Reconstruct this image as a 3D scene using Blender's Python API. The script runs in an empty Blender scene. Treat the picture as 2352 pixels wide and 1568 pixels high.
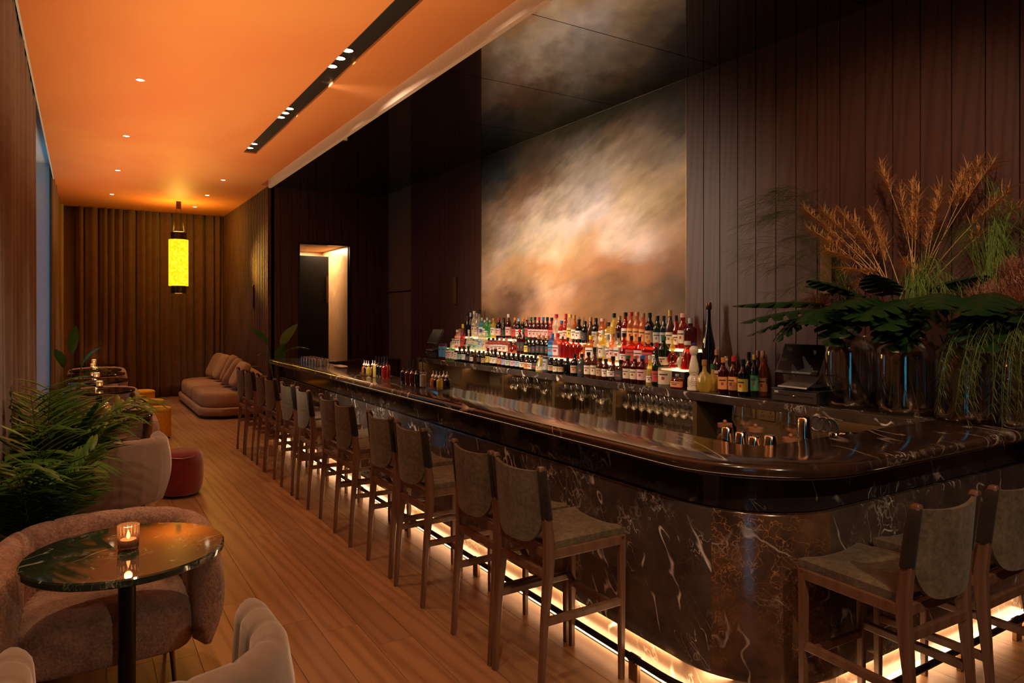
import bpy, bmesh, math, random
from mathutils import Vector, Matrix, noise
from math import sin, cos, pi, radians
R = random.Random(7)
S = bpy.context.scene
COL = S.collection
# ------------------------------------------------------------ camera, world, exposure, large lights
TH = radians(31.937)
H = 1.72
cd = bpy.data.cameras.new('camera'); cam = bpy.data.objects.new('camera', cd); COL.objects.link(cam)
cd.sensor_width = 36; cd.lens = 36*1585/2352; cd.shift_y = -62/2352; cd.clip_start = .05
cam.location = (0, 0, H); cam.rotation_euler = (pi/2, 0, -TH)
S.camera = cam
S.view_settings.view_transform = 'Standard'; S.view_settings.look = 'None'
S.view_settings.exposure = 0.0; S.view_settings.gamma = 1; S.view_settings.use_curve_mapping = False
S.cycles.use_denoising = True
S.cycles.max_bounces = 8; S.cycles.diffuse_bounces = 3; S.cycles.glossy_bounces = 4
S.cycles.transmission_bounces = 6; S.cycles.transparent_max_bounces = 24
S.cycles.sample_clamp_indirect = 4; S.cycles.caustics_reflective = False; S.cycles.caustics_refractive = False
W = bpy.data.worlds.new('dusk'); S.world = W; W.use_nodes = True
W.node_tree.nodes['Background'].inputs[0].default_value = (.06, .34, .5, 1)
W.node_tree.nodes['Background'].inputs[1].default_value = 1.7

WARM = (1, .56, .26); WARM2 = (1, .66, .36); AMB = (1, .5, .17)
def light(kind, name, loc, power, color=WARM, size=.05, size_y=None, to=None, spot=None, blend=.6, rot=None):
    l = bpy.data.lights.new(name, kind); l.energy = power; l.color = color
    o = bpy.data.objects.new(name, l); COL.objects.link(o); o.location = loc
    if kind == 'AREA':
        l.size = size
        if size_y: l.shape = 'RECTANGLE'; l.size_y = size_y
    else: l.shadow_soft_size = size
    if kind == 'SPOT': l.spot_size = radians(spot); l.spot_blend = blend
    if rot: o.rotation_euler = rot
    if to is not None:
        d = Vector(to)-Vector(loc); o.rotation_euler = d.to_track_quat('-Z', 'Y').to_euler()
    return o
ZC = 3.85
# added upward fill lamps with no fixture, floating mid-room to brighten the ceiling
l_ = light('AREA', 'ceiling_fill_left', (.45, 6.5, 2.1), 62, (1, .60, .30), .3, 15, rot=(pi, 0, 0)); l_.data.spread = radians(112)
light('AREA', 'ceiling_fill_mid', (1.4, 5.5, 2.2), 62, (1, .60, .30), 1.2, 13, rot=(pi, 0, 0)).data.spread = radians(130)
# downlights over the lounge tables and sofa
DL_L = [1.9, 4.6, 7.1, 9.42, 11.73, 14.12]
DL_R = [11.69, 13.33, 14.91]
for y in DL_L: light('SPOT', 'downlight', (.45, y, ZC-.02), 75, WARM2, .03, spot=62, to=(.5, y, 0), blend=.7)
for y in DL_R: light('SPOT', 'downlight', (1.9, y, ZC-.02), 60, WARM2, .03, spot=50, to=(2.0, y, 0), blend=.5)
SLOT_Y = [9.35, 9.1, 7.72, 7.53, 7.35, 5.9, 5.68, 5.48, 4.0, 3.8, 3.6, 2.3, 2.1]
AIM = [(1.5, 8.9, 0), (2.4, 9, 1.1), (1.2, 7.6, 0), (4.55, 7.3, 2.2), (2.4, 7.2, 1.1), (1.3, 5.9, 0), (4.55, 6.0, 2.2), (2.4, 5.4, 1.1),
       (4.55, 4.9, 2.2), (2.45, 3.7, 1.1), (.20, 3.5, .4), (2.6, 2.2, 1.1), (.3, 2.3, .5)]
for y, a in zip(SLOT_Y, AIM):
    paint = a[0] > 4
    light('SPOT', 'slot_spot', (1.88, y, ZC-.01), 26 if paint else 32, (1, .80, .60) if paint else WARM2, .03, spot=75 if paint else 44, to=a, blend=.9)

for (px_, py_, pz_, tx, ty, tz, pw, sp) in ((1.88, .9, ZC-.01, 4.35, 2.6, 2.0, 260, 58), (1.2, -1.2, 3.6, 2.9, 1.7, .75, 170, 50), (.6, 1.0, 3.7, 2.3, 3.2, .6, 95, 55), (1.88, 4.4, ZC-.01, 4.3, 2.5, 1.25, 110, 34), (1.2, -.4, 3.7, 3.9, 1.4, .9, 60, 50)):
    light('SPOT', 'fill_spot', (px_, py_, pz_), pw, (1, .70, .44), .03, spot=sp, to=(tx, ty, tz), blend=.9)  # added fill spots without fixtures, brightening bar front, stools and flowers
light('SPOT', 'fill_spot', (.75, 2.6, ZC-.02), 75, (1, .74, .50), .04, spot=44, to=(-.15, 5.0, 1.0), blend=.9)  # added fill spot without a fixture, brightens the palms
light('SPOT', 'fill_spot', (.9, -.4, 2.15), 42, (1, .70, .44), .04, spot=44, to=(.1, 3.5, .45), blend=.9)  # added fill spot behind the camera, reaches the seat under the table
l_ = light('AREA', 'mural_fill', (1.88, 6.35, ZC+.002), 88, (1, .80, .60), .05, 4.4, to=(4.62, 6.2, 2.5)); l_.data.spread = radians(92)  # added area lamp in the slot, evens out light on the mural
# ------------------------------------------------------------ material helpers
class NT:
    def __init__(s, name):
        s.m = bpy.data.materials.new(name); s.m.use_nodes = True; s.t = s.m.node_tree
        s.b = s.t.nodes['Principled BSDF']; s.out = s.t.nodes['Material Output']
    def n(s, typ, props=None, **inp):
        x = s.t.nodes.new('ShaderNode'+typ)
        for k, v in (props or {}).items(): setattr(x, k, v)
        for k, v in inp.items():
            k = int(k[1:]) if k[0] == 'i' and k[1:].isdigit() else k.replace('_', ' ')
            s.set(x.inputs[k], v)
        return x
    def set(s, sock, v):
        if hasattr(v, 'links') or isinstance(v, bpy.types.NodeSocket): s.t.links.new(v, sock)
        elif isinstance(v, (tuple, list)) and len(v) == 3 and sock.type == 'RGBA': sock.default_value = (*v, 1)
        else: sock.default_value = v
    def math(s, op, a, b=0, c=False):
        x = s.t.nodes.new('ShaderNodeMath'); x.operation = op; x.use_clamp = c
        s.set(x.inputs[0], a); s.set(x.inputs[1], b); return x.outputs[0]
    def mix(s, f, a, b, blend='MIX'):
        x = s.t.nodes.new('ShaderNodeMix'); x.data_type = 'RGBA'; x.blend_type = blend
        s.set(x.inputs[0], f); s.set(x.inputs[6], a); s.set(x.inputs[7], b); return x.outputs[2]
    def ramp(s, f, lo, hi):      # clamped linear remap
        x = s.t.nodes.new('ShaderNodeMapRange'); s.set(x.inputs[0], f); s.set(x.inputs[1], lo); s.set(x.inputs[2], hi); return x.outputs[0]
    def co(s, scale=(1, 1, 1), rot=(0, 0, 0), kind='Object', off=None):
        tc = s.t.nodes.new('ShaderNodeTexCoord'); mp = s.t.nodes.new('ShaderNodeMapping')
        mp.inputs['Scale'].default_value = scale; mp.inputs['Rotation'].default_value = rot
        v = tc.outputs[kind]
        if off is not None:
            a = s.t.nodes.new('ShaderNodeVectorMath'); a.operation = 'ADD'; s.t.links.new(v, a.inputs[0]); s.t.links.new(off, a.inputs[1]); v = a.outputs[0]
        s.t.links.new(v, mp.inputs['Vector']); return mp.outputs[0]
    def noise(s, v, scale, detail=3, rough=.55, dist=0):
        return s.n('TexNoise', Vector=v, Scale=scale, Detail=detail, Roughness=rough, Distortion=dist).outputs['Fac']
    def attr(s, name='Col'): return s.n('Attribute', {'attribute_name': name}).outputs['Color']
    def bump(s, h, strength=.3, dist=.01):
        s.set(s.b.inputs['Normal'], s.n('Bump', Strength=strength, Distance=dist, Height=h).outputs[0])
    def fin(s, color=None, rough=None, metal=None, **kw):
        for k, v in (('Base Color', color), ('Roughness', rough), ('Metallic', metal)):
            if v is not None: s.set(s.b.inputs[k], v)
        for k, v in kw.items(): s.set(s.b.inputs[k.replace('_', ' ')], v)
        return s.m
def L(r, g, b): return tuple(((c/255)/12.92 if c <= 10 else (((c/255)+.055)/1.055)**2.4) for c in (r, g, b))
def plain(name, c, r=.5, m=0, var=.12, scale=30, **kw):
    t = NT(name); v = t.noise(t.co(), scale)
    col = t.mix(v, tuple(x*(1-var) for x in c), tuple(min(1, x*(1+var)) for x in c))
    return t.fin(col, r, m, **kw)
def emit(name, c, s):
    t = NT(name); t.fin((0, 0, 0), .5); t.b.inputs['Emission Color'].default_value = (*c, 1); t.b.inputs['Emission Strength'].default_value = s; return t.m
def glass(name, tint=(1, 1, 1), f=.12, rough=.02, trans=0, tcol=None, glow=None):
    """thin glass: tinted transparency, fresnel gloss, optional diffuse translucency of a filled bottle"""
    t = NT(name); t.t.nodes.remove(t.b)
    tr = t.n('BsdfTransparent', Color=tint).outputs[0]
    if trans:
        tl = t.n('BsdfTranslucent', Color=tcol or tint).outputs[0]
        df = t.n('BsdfDiffuse', Color=tcol or tint).outputs[0]
        md = t.n('MixShader', i0=.35, i1=tl, i2=df).outputs[0]
        tr = t.n('MixShader', i0=trans, i1=tr, i2=md).outputs[0]
    gl = t.n('BsdfGlossy', Color=(1, 1, 1), Roughness=rough).outputs[0]
    lw = t.n('LayerWeight', Blend=.35).outputs['Facing']
    fac = t.math('ADD', t.math('MULTIPLY', t.math('POWER', lw, 2.2), .65), f*.35)
    t.t.links.new(t.n('MixShader', i0=fac, i1=tr, i2=gl).outputs[0], t.out.inputs[0]); return t.m

def vein(t, v, scale, width, seed, dist=1.2, detail=4):
    mp = t.n('Mapping', Vector=v); mp.inputs['Location'].default_value = (seed, seed*1.7, seed*.6)
    nz = t.noise(mp.outputs[0], scale, detail, .5, dist)
    d = t.math('ABSOLUTE', t.math('SUBTRACT', nz, .5))
    return t.ramp(d, width, width*.15)
def marble(name, dark, mid, veincol, warm, warmamt, rough=.12, streak=(1, 1, 1), rot=(0, 0, 0), amount=1, cells=.0):
    t = NT(name); v = t.n('Mapping', Vector=t.co((1, 1, 1), rot)); v.inputs['Scale'].default_value = streak; v = v.outputs[0]; vi = t.co()
    base = t.mix(t.ramp(t.noise(vi, 3.2, 6, .65, .6), .35, .68), dark, mid)
    vo = t.n('TexVoronoi', {'feature': 'DISTANCE_TO_EDGE'}, Scale=9.0,
             Vector=t.n('VectorMath', {'operation': 'ADD'}, i0=vi, i1=t.n('TexNoise', Vector=vi, Scale=5, Detail=4).outputs['Color']).outputs[0])
    cr = t.math('MULTIPLY', t.ramp(vo.outputs['Distance'], .035, .002), t.ramp(t.noise(vi, 2.1, 3), .36, .58))
    base = t.mix(t.math('MULTIPLY', cr, cells), base, warm)
    base = t.mix(t.math('MULTIPLY', t.ramp(t.noise(v, 1.7, 4), .45, .7), warmamt), base, warm)
    g1 = t.ramp(t.noise(v, 1.9, 2), .50, .60); g2 = t.ramp(t.noise(vi, 3.1, 2), .52, .64)
    v1 = t.math('MULTIPLY', vein(t, v, 1.1, .013, 3, .1, 2.5), g1)
    v2 = t.math('MULTIPLY', vein(t, v, 3.2, .009, 11, .1, 3), g2)
    v3 = t.math('MULTIPLY', t.math('MULTIPLY', vein(t, vi, 7, .022, 7, .1), .3), g2)
    vv = t.math('MAXIMUM', t.math('MAXIMUM', v1, v2), v3)
    col = t.mix(t.math('MULTIPLY', vv, amount), base, veincol)
    return t.fin(col, rough, IOR=1.55, Specular_IOR_Level=.6)
def wood(name, c1, c2, axis='z', rough=.45, bump=.15, fine=1.0):
    """long-grained wood; per-board tone and offset come from the board colour attribute"""
    t = NT(name); a = t.attr()
    off = t.n('VectorMath', {'operation': 'SCALE'}, i0=a, Scale=23.0).outputs[0]
    s = {'z': (9, 9, .55), 'y': (9, .55, 9), 'x': (.55, 9, 9)}[axis]
    v = t.co(s, off=off)
    rings = t.n('TexWave', {'wave_type': 'BANDS', 'bands_direction': 'DIAGONAL'}, Vector=v, Scale=.9*fine, Distortion=9.0, Detail=3, Detail_Scale=.7).outputs['Fac']
    fib = t.noise(t.co(tuple(q*9 if q > 1 else q*4 for q in s), off=off), 2.5, 4, .7)
    g = t.math('ADD', t.math('MULTIPLY', t.math('POWER', rings, 2.2), .42), t.math('MULTIPLY', fib, .62), True)
    sep = t.n('SeparateColor', Color=a).outputs[1]
    col = t.mix(g, c1, c2); col = t.mix(t.math('MULTIPLY', sep, .55), col, tuple(q*.45 for q in c1))
    t.bump(g, bump, .004)
    return t.fin(col, rough)
def cloth(name, c1, c2, scale=60, rough=.9, bump=.4, sheen=.3, weave=False, bd=.004):
    t = NT(name); v = t.co()
    a = t.noise(v, scale*.12, 4, .6); b = t.noise(v, scale, 3, .7)
    if weave:
        w1 = t.noise(t.co((90, 90, 6)), 4, 2); w2 = t.noise(t.co((6, 6, 120)), 4, 2)
        b = t.math('MULTIPLY', t.math('ADD', w1, w2), .5)
    f = t.math('ADD', t.math('MULTIPLY', t.ramp(a, .3, .7), .5), t.math('MULTIPLY', t.ramp(b, .3, .7), .5))
    t.bump(b, bump, bd)
    return t.fin(t.mix(f, c1, c2), rough, Sheen_Weight=sheen, Specular_IOR_Level=.2)

MT = {}
MT['floor'] = wood('oak_floor', (.50, .27, .13), (.24, .105, .042), 'y', .36, .12, .9)
MT['board'] = wood('stained_timber', (.115, .046, .037), (.032, .012, .010), 'z', .42, .3)
MT['flute'] = wood('fluted_timber', (.15, .058, .022), (.055, .022, .010), 'z', .75, .2)
MT['stoolwood'] = wood('smoked_walnut', (.23, .115, .065), (.12, .055, .030), 'z', .42, .1)
MT['top'] = marble('polished_dark_marble', (.020, .012, .009), (.050, .028, .019), (.62, .52, .42), (.10, .035, .015), .35, .13, (3.2, .75, 1.5), (0, 0, .35), 1, .25)
MT['band'] = marble('black_marble', (.012, .010, .009), (.038, .029, .025), (.5, .44, .38), (.06, .03, .015), .15, .09, (4, 4, .9), (.6, .5, 0), .9, .25)
MT['front'] = marble('grey_brown_marble', (.036, .026, .021), (.092, .068, .056), (.75, .65, .56), (.16, .09, .055), .2, .17, (4.2, 4.2, .8), (.55, .45, 0), 1, .45)
MT['brecc'] = marble('amber_brecciated_marble', (.042, .022, .014), (.12, .062, .035), (.65, .52, .40), (.42, .19, .065), .22, .17, (3.4, 3.4, .9), (-.5, .7, 0), .5, 1.0)
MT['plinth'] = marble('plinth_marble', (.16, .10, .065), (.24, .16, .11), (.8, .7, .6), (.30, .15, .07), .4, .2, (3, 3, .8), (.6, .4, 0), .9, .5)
MT['backslab'] = marble('back_counter_marble', (.035, .024, .018), (.075, .052, .038), (.72, .62, .5), (.10, .05, .03), .3, .12, (4.5, 3, 2.5), (.5, .3, .5), 1, .3)
MT['table'] = marble('green_table_marble', (.010, .026, .022), (.035, .060, .050), (.42, .50, .38), (.05, .04, .02), .25, .05, (8, 2.6, 3), (0, 0, .9), 1, .8)
MT['tablebrown'] = marble('brown_table_marble', (.012, .008, .006), (.03, .02, .014), (.12, .09, .06), (.05, .03, .02), .25, .08, (3, 1, 1), (0, 0, .8), .6, .3)
MT['niche'] = marble('honey_marble', (.55, .36, .20), (.70, .50, .30), (.85, .68, .45), (.45, .25, .12), .3, .3, (1, 1, .7), (0, .5, .5), .7, .2)
def ceiling_mat():
    t = NT('ceiling_lacquer'); v = t.co((.25, .16, 1))
    f = t.ramp(t.noise(v, 2.2, 3, .5, .6), .35, .68)
    return t.fin(t.mix(f, (.74, .235, .078), (.80, .33, .105)), .6, Specular_IOR_Level=.25)
MT['ceiling'] = ceiling_mat()
MT['blackgloss'] = plain('black_mirror_lacquer', (.006, .005, .006), .03, 0, .1, 2, Specular_IOR_Level=1.0, IOR=2.1)
MT['black'] = plain('black_paint', (.006, .005, .005), .5)
MT['blackmetal'] = plain('blackened_metal', (.012, .010, .009), .35, .3)
MT['dark'] = plain('dark_lining', (.018, .012, .009), .6)
MT['trim'] = plain('plaster_trim', (.85, .66, .52), .6)
MT['plaster'] = plain('pale_plaster', (.50, .36, .22), .8)
MT['white'] = plain('white_paint', (.75, .75, .75), .6)
MT['bronze'] = plain('brushed_bronze', (.26, .155, .075), .36, .85, .1, 60)
MT['bronzepanel'] = plain('bronze_panel', (.19, .125, .065), .6, .2, .1, 4)
MT['brassdark'] = plain('dark_hammered_bronze', (.10, .05, .03), .28, .8, .5, 70)
MT['steel'] = plain('polished_steel', (.82, .74, .62), .08, 1, .02)
MT['linen'] = cloth('brown_linen', (.13, .092, .072), (.23, .165, .13), 60, .9, .5, .2, True)
MT['linenfar'] = cloth('umber_linen', (.12, .058, .030), (.20, .105, .056), 60, .9, .5, .2, True)
MT['suede'] = cloth('olive_suede', (.045, .034, .018), (.23, .175, .105), 40, .85, .25, .12)
MT['suededark'] = cloth('brown_suede', (.016, .011, .007), (.045, .030, .019), 26, .85, .25, .1)
MT['boucle'] = cloth('pink_boucle', (.20, .11, .08), (.85, .56, .43), 80, .95, 1.0, .3, bd=.014)
MT['velvet'] = cloth('taupe_velvet', (.25, .185, .145), (.36, .275, .215), 18, .7, .12, .9)
MT['sofa'] = cloth('tan_sofa_fabric', (.27, .14, .07), (.40, .22, .115), 60, .85, .3, .15)
MT['pillow'] = cloth('tan_pillow_fabric', (.28, .15, .07), (.42, .24, .12), 60, .85, .3, .15)
MT['red'] = cloth('crimson_velvet', (.17, .012, .022), (.30, .028, .040), 22, .7, .15, .8)
MT['yellow'] = cloth('mustard_velvet', (.60, .27, .012), (.85, .43, .02), 22, .7, .15, .1)
MT['pot'] = plain('grey_concrete', (.085, .075, .085), .7, 0, .2, 20)
MT['moss'] = plain('moss', (.03, .11, .015), .9, 0, .7, 60)
def leafmat(name, c, c2, rough=.35, tr=.25):
    t = NT(name); f = t.noise(t.co(), 7, 3)
    col = t.mix(f, c, c2); t.fin(col, rough)
    tl = t.n('BsdfTranslucent', Color=col).outputs[0]
    t.t.links.new(t.n('MixShader', i0=tr, i1=t.b.outputs[0], i2=tl).outputs[0], t.out.inputs[0]); return t.m
MT['palm'] = leafmat('palm_leaf', (.03, .115, .016), (.10, .23, .035))
MT['palmstem'] = leafmat('palm_stem', (.10, .17, .02), (.16, .22, .04))
MT['bop'] = leafmat('broad_leaf', (.03, .13, .02), (.06, .20, .03), .28)
MT['monstera'] = leafmat('dark_leaf', (.006, .018, .005), (.012, .034, .008), .25, .1)
MT['reed'] = leafmat('dried_reed', (.60, .28, .09), (.78, .42, .15), .8, .3)
MT['reedstem'] = leafmat('dried_stem', (.50, .28, .11), (.62, .38, .17), .6, .1)
MT['grass'] = leafmat('green_grass', (.13, .20, .035), (.20, .29, .06), .5)
MT['willow'] = leafmat('willow_leaf', (.075, .085, .022), (.13, .14, .035), .6)
MT['smoke'] = leafmat('smoke_bush_pink', (.40, .16, .10), (.55, .26, .17), .9, .3)
MT['smokered'] = leafmat('smoke_bush_rust', (.30, .09, .035), (.42, .15, .06), .9, .3)
MT['stalk'] = leafmat('green_stalk', (.10, .20, .03), (.16, .30, .05), .35)
MT['nuts'] = plain('nut_brown_contents', (.22,.09,.03), .5, 0, .7, 60)
MT['glass'] = glass('clear_glass', (.96, .95, .92), .45)
MT['vase'] = glass('smoky_vase_glass', (.93, .91, .88), .5)
MT['pane'] = glass('window_glass', (.9, .95, 1), .15)
MT['amber_glass'] = glass('votive_glass', (.66, .52, .48), .5, .04, .07, (.8, .5, .35))
MT['led'] = emit('warm_led_strip', (1, .62, .30), 12)
MT['ledshelf'] = emit('lit_bottle_step', (1, .66, .34), 2.4)
MT['ledline'] = emit('led_line', (1, .62, .12), 2.2)
MT['lampdisc'] = emit('downlight_lens', (1, .8, .5), 14)
MT['flame'] = emit('candle_flame', (1, .5, .14), 26)
def lantern_mat():
    t = NT('glowing_yellow_shade'); v = t.n('TexVoronoi', {'feature': 'SMOOTH_F1'}, Vector=t.co(), Scale=26.0).outputs['Distance']
    c = t.mix(t.ramp(v, .15, .6), (1, .74, .03), (1, .52, .0)); t.fin((0, 0, 0), .6)
    t.set(t.b.inputs['Emission Color'], c); t.b.inputs['Emission Strength'].default_value = 1.55; return t.m
MT['lantern'] = lantern_mat()

# ------------------------------------------------------------ mesh helpers
class MB:
    def __init__(s): s.v = []; s.f = []; s.mi = []; s.c = []; s.cur = 0; s.tone = (0, 0, 0)
    def vert(s, p): s.v.append(tuple(p)); return len(s.v)-1
    def face(s, *ids): s.f.append(ids); s.mi.append(s.cur); s.c.append(s.tone)
    def box(s, x0, x1, y0, y1, z0, z1, m=None):
        P = [Vector((x, y, z)) for z in (z0, z1) for x, y in ((x0, y0), (x1, y0), (x1, y1), (x0, y1))]
        if m is not None: P = [m @ p for p in P]
        b = len(s.v); s.v += [tuple(p) for p in P]
        for q in ((3, 2, 1, 0), (4, 5, 6, 7), (0, 1, 5, 4), (1, 2, 6, 5), (2, 3, 7, 6), (3, 0, 4, 7)): s.face(*[b+i for i in q])
        return s
    def loft(s, rings, closed=True, cap0=True, cap1=True, loop=False):
        b = len(s.v); n = len(rings[0])
        for r in rings: s.v += [tuple(p) for p in r]
        m = len(rings)
        for i in range(m if loop else m-1):
            for j in range(n if closed else n-1):
                a = b+i*n+j; a2 = b+i*n+(j+1) % n; c = b+((i+1) % m)*n+j; c2 = b+((i+1) % m)*n+(j+1) % n
                s.face(a, a2, c2, c)
        if closed and not loop:
            if cap0: s.face(*[b+j for j in reversed(range(n))])
            if cap1: s.face(*[b+(m-1)*n+j for j in range(n)])
        return s
    def lathe(s, prof, n=20, c=(0, 0, 0), a=1, cap0=True, cap1=True, sq=0):
        rings = []
        for r, z in prof:
            ring = []
            for k in range(n):
                t = 2*pi*k/n; x, y = cos(t), sin(t)
                if sq:
                    e = 1-sq*.72; x = math.copysign(abs(x)**e, x); y = math.copysign(abs(y)**e, y)
                ring.append((c[0]+r*x, c[1]+r*y*a, c[2]+z))
            rings.append(ring)
        return s.loft(rings, True, cap0, cap1)
    def tube(s, pts, r, n=6, caps=True, r2=None):
        pts = [Vector(p) for p in pts]; rings = []; m = len(pts)
        up = Vector((.13, .37, .92)).normalized()
        for i, p in enumerate(pts):
            d = (pts[min(i+1, m-1)]-pts[max(i-1, 0)]).normalized()
            a = d.cross(up)
            if a.length < .05: a = d.cross(Vector((1, 0, 0)))
            a.normalize(); b = d.cross(a)
            rr = r if r2 is None else r+(r2-r)*i/(m-1)
            if isinstance(r, (list, tuple)): rr = r[i]
            rings.append([p+a*(rr*cos(2*pi*k/n))+b*(rr*sin(2*pi*k/n)) for k in range(n)])
        return s.loft(rings, True, caps, caps)
    def prism(s, poly, z0, z1):
        return s.loft([[(x, y, z0) for x, y in poly], [(x, y, z1) for x, y in poly]])
    def ell(s, c, r, e=1.0, e2=None, nu=24, nv=14, m=None):
        """superellipsoid: e<1 boxy"""
        e2 = e if e2 is None else e2
        sg = lambda v, p: math.copysign(abs(v)**p, v)
        rings = []
        for i in range(nv+1):
            f = -pi/2+pi*i/nv; cz = max(1e-3, abs(cos(f)))**e2
            rings.append([(m @ Vector((c[0]+r[0]*cz*sg(cos(t), e), c[1]+r[1]*cz*sg(sin(t), e), c[2]+r[2]*sg(sin(f), e2)))) if m is not None else
                          (c[0]+r[0]*cz*sg(cos(t), e), c[1]+r[1]*cz*sg(sin(t), e), c[2]+r[2]*sg(sin(f), e2)) for t in [2*pi*k/nu for k in range(nu)]])
        return s.loft(rings)
    def ribbon(s, pts, widths, side, fold=0):
        side = Vector(side); L_, Rr, C_ = [], [], []
        m = len(pts)
        for i, p in enumerate(pts):
            p = Vector(p); d = (Vector(pts[min(i+1, m-1)])-Vector(pts[max(i-1, 0)]))
            a = d.cross(Vector((0, 0, 1))) if side.length == 0 else side
            if a.length < 1e-5: a = Vector((1, 0, 0))
            a = a.normalized(); w = widths[i]
            up = d.cross(a).normalized() if d.length > 0 else Vector((0, 0, 1))
            b = len(s.v); s.v += [tuple(p-a*w+up*fold*w), tuple(p), tuple(p+a*w+up*fold*w)]
            if i:
                s.face(b-3, b-2, b+1, b); s.face(b-2, b-1, b+2, b+1)
        return s
def obj(name, mb, mats, parent=None, smooth=True, bevel=0, loc=None, ang=40, subd=0):
    me = bpy.data.meshes.new(name); me.from_pydata(mb.v, [], mb.f)
    mats = mats if isinstance(mats, (list, tuple)) else [mats]
    for m in mats: me.materials.append(MT[m] if isinstance(m, str) else m)
    me.polygons.foreach_set('material_index', mb.mi)
    if any(c != (0, 0, 0) for c in mb.c):
        ca = me.color_attributes.new('Col', 'FLOAT_COLOR', 'CORNER'); buf = []
        for p, c in zip(me.polygons, mb.c): buf += [c[0], c[1], c[2], 1]*p.loop_total
        ca.data.foreach_set('color', buf)
    bm = bmesh.new(); bm.from_mesh(me)
    if bevel:
        bmesh.ops.bevel(bm, geom=[e for e in bm.edges if len(e.link_faces) == 2 and e.calc_face_angle(0) > .6], offset=bevel, segments=2, affect='EDGES', profile=.6)
    bmesh.ops.recalc_face_normals(bm, faces=bm.faces[:])
    bm.to_mesh(me); bm.free()
    if smooth:
        me.polygons.foreach_set('use_smooth', [True]*len(me.polygons)); me.set_sharp_from_angle(angle=radians(ang))
    o = bpy.data.objects.new(name, me); COL.objects.link(o)
    if parent is not None: o.parent = parent
    if loc: o.location = loc
    if subd:
        md = o.modifiers.new('s', 'SUBSURF'); md.levels = subd; md.render_levels = subd
    return o
def tag(o, label, cat, group=None, kind=None):
    o['label'] = label; o['category'] = cat
    if group: o['group'] = group
    if kind: o['kind'] = kind
    return o
def struct(name, mb, mats, label, cat, **kw):
    return tag(obj(name, mb, mats, **kw), label, cat, kind='structure')
def thing(name, label, cat, loc=(0, 0, 0), rz=0, group=None):
    o = bpy.data.objects.new(name, None); COL.objects.link(o); o.location = loc; o.rotation_euler = (0, 0, rz); o.empty_display_size = .1
    return tag(o, label, cat, group)
KIDS = {}
def dup(o, loc=None, rz=None, label=None, parent=None, group=None, cat=None):
    c = o.copy(); COL.objects.link(c)
    if parent is not None: c.parent = parent
    if loc is not None: c.location = loc
    if rz is not None: c.rotation_euler = (0, 0, rz)
    if label: c['label'] = label
    if group: c['group'] = group
    if cat: c['category'] = cat
    for ch in o.children: dup(ch, parent=c)
    return c
def lerp(a, b, t): return a+(b-a)*t
def ORD(i): return ['first', 'second', 'third', 'fourth', 'fifth', 'sixth', 'seventh', 'eighth', 'ninth', 'tenth', 'eleventh', 'twelfth'][i]
# ------------------------------------------------------------ room shell
def ray(u, v, plane, val):
    """where the line of sight of the survey photograph meets a plane: used to measure positions"""
    a = (u-1176)/1585; b = (722-v)/1585
    d = (sin(TH)+a*cos(TH), cos(TH)-a*sin(TH), b)
    i = 'xyz'.index(plane); t = (val-(H if i == 2 else 0))/d[i]
    return Vector((t*d[0], t*d[1], H+t*d[2]))
XW = 4.62; XF = 2.64; YD = 11.85; YE = 16.1
fl = MB(); fl.tone = (.01, .01, .01); fl.box(-1.3, 4.8, -3.2, 16.4, -.05, -.012)
x = -1.3
while x < 4.8:
    y = -3.2-R.random()*1.6
    while y < 16.4:
        ln = R.choice((1.5, 1.9, 2.2)); fl.tone = (R.random(), R.random()**1.6, R.random())
        fl.box(x+.0012, x+.2-.0012, max(y, -3.2)+.001, min(y+ln, 16.4)-.001, -.012, 0); y += ln
    x += .2
fl.cur = 0
o = struct('floor', fl, ['floor'], 'warm oak plank floor running down the lounge beside the bar', 'floor', smooth=False)

c = MB(); x0, x1 = 1.80, 1.965
c.box(-.37, x0, -3, YE, ZC, ZC+.12); c.box(x1, 2.50, -3, YE, ZC, ZC+.12); c.box(x0, x1, 9.57, YE, ZC, ZC+.12)
c.box(2.50, XF, YD-.02, YE, ZC, ZC+.12)
o = struct('ceiling', c, 'ceiling', 'glowing orange lacquered ceiling over the lounge', 'ceiling', smooth=False)
c = MB(); c.box(x0, x1, -3, 9.57, ZC+.022, ZC+.045)
slot = struct('trim_1', c, 'black', 'black recessed lighting slot in the orange ceiling', 'ceiling slot', smooth=False)
c = MB(); c.box(2.50, 2.62, -3, YD-.03, ZC+.10, ZC+.12)
struct('trim_2', c, 'trim', 'shadow gap along the edge of the orange ceiling', 'ceiling trim', smooth=False)
c = MB(); c.box(2.62, 2.665, -3, YD-.02, ZC-.035, ZC+.2)
struct('trim_3', c, 'trim', 'pale strip edging the orange ceiling above the bar', 'ceiling trim', smooth=False)
c = MB(); ys = [-3, -1.25, .08, 1.42, 2.75, 4.08, 5.42, 6.76, 8.1, 9.44, 10.8, YD]
for a, b in zip(ys, ys[1:]): c.box(2.667, XW, a+.004, b-.004, ZC, ZC+.03)
c2 = MB(); c2.box(2.667, XW, -3, YD, ZC+.031, ZC+.05)
o = struct('ceiling_bar', c, 'blackgloss', 'black mirror-gloss ceiling panels above the bar', 'ceiling', smooth=False)
struct('ceiling_backing', c2, 'black', 'dark backing behind the glossy ceiling panel joints', 'ceiling', smooth=False)

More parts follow.
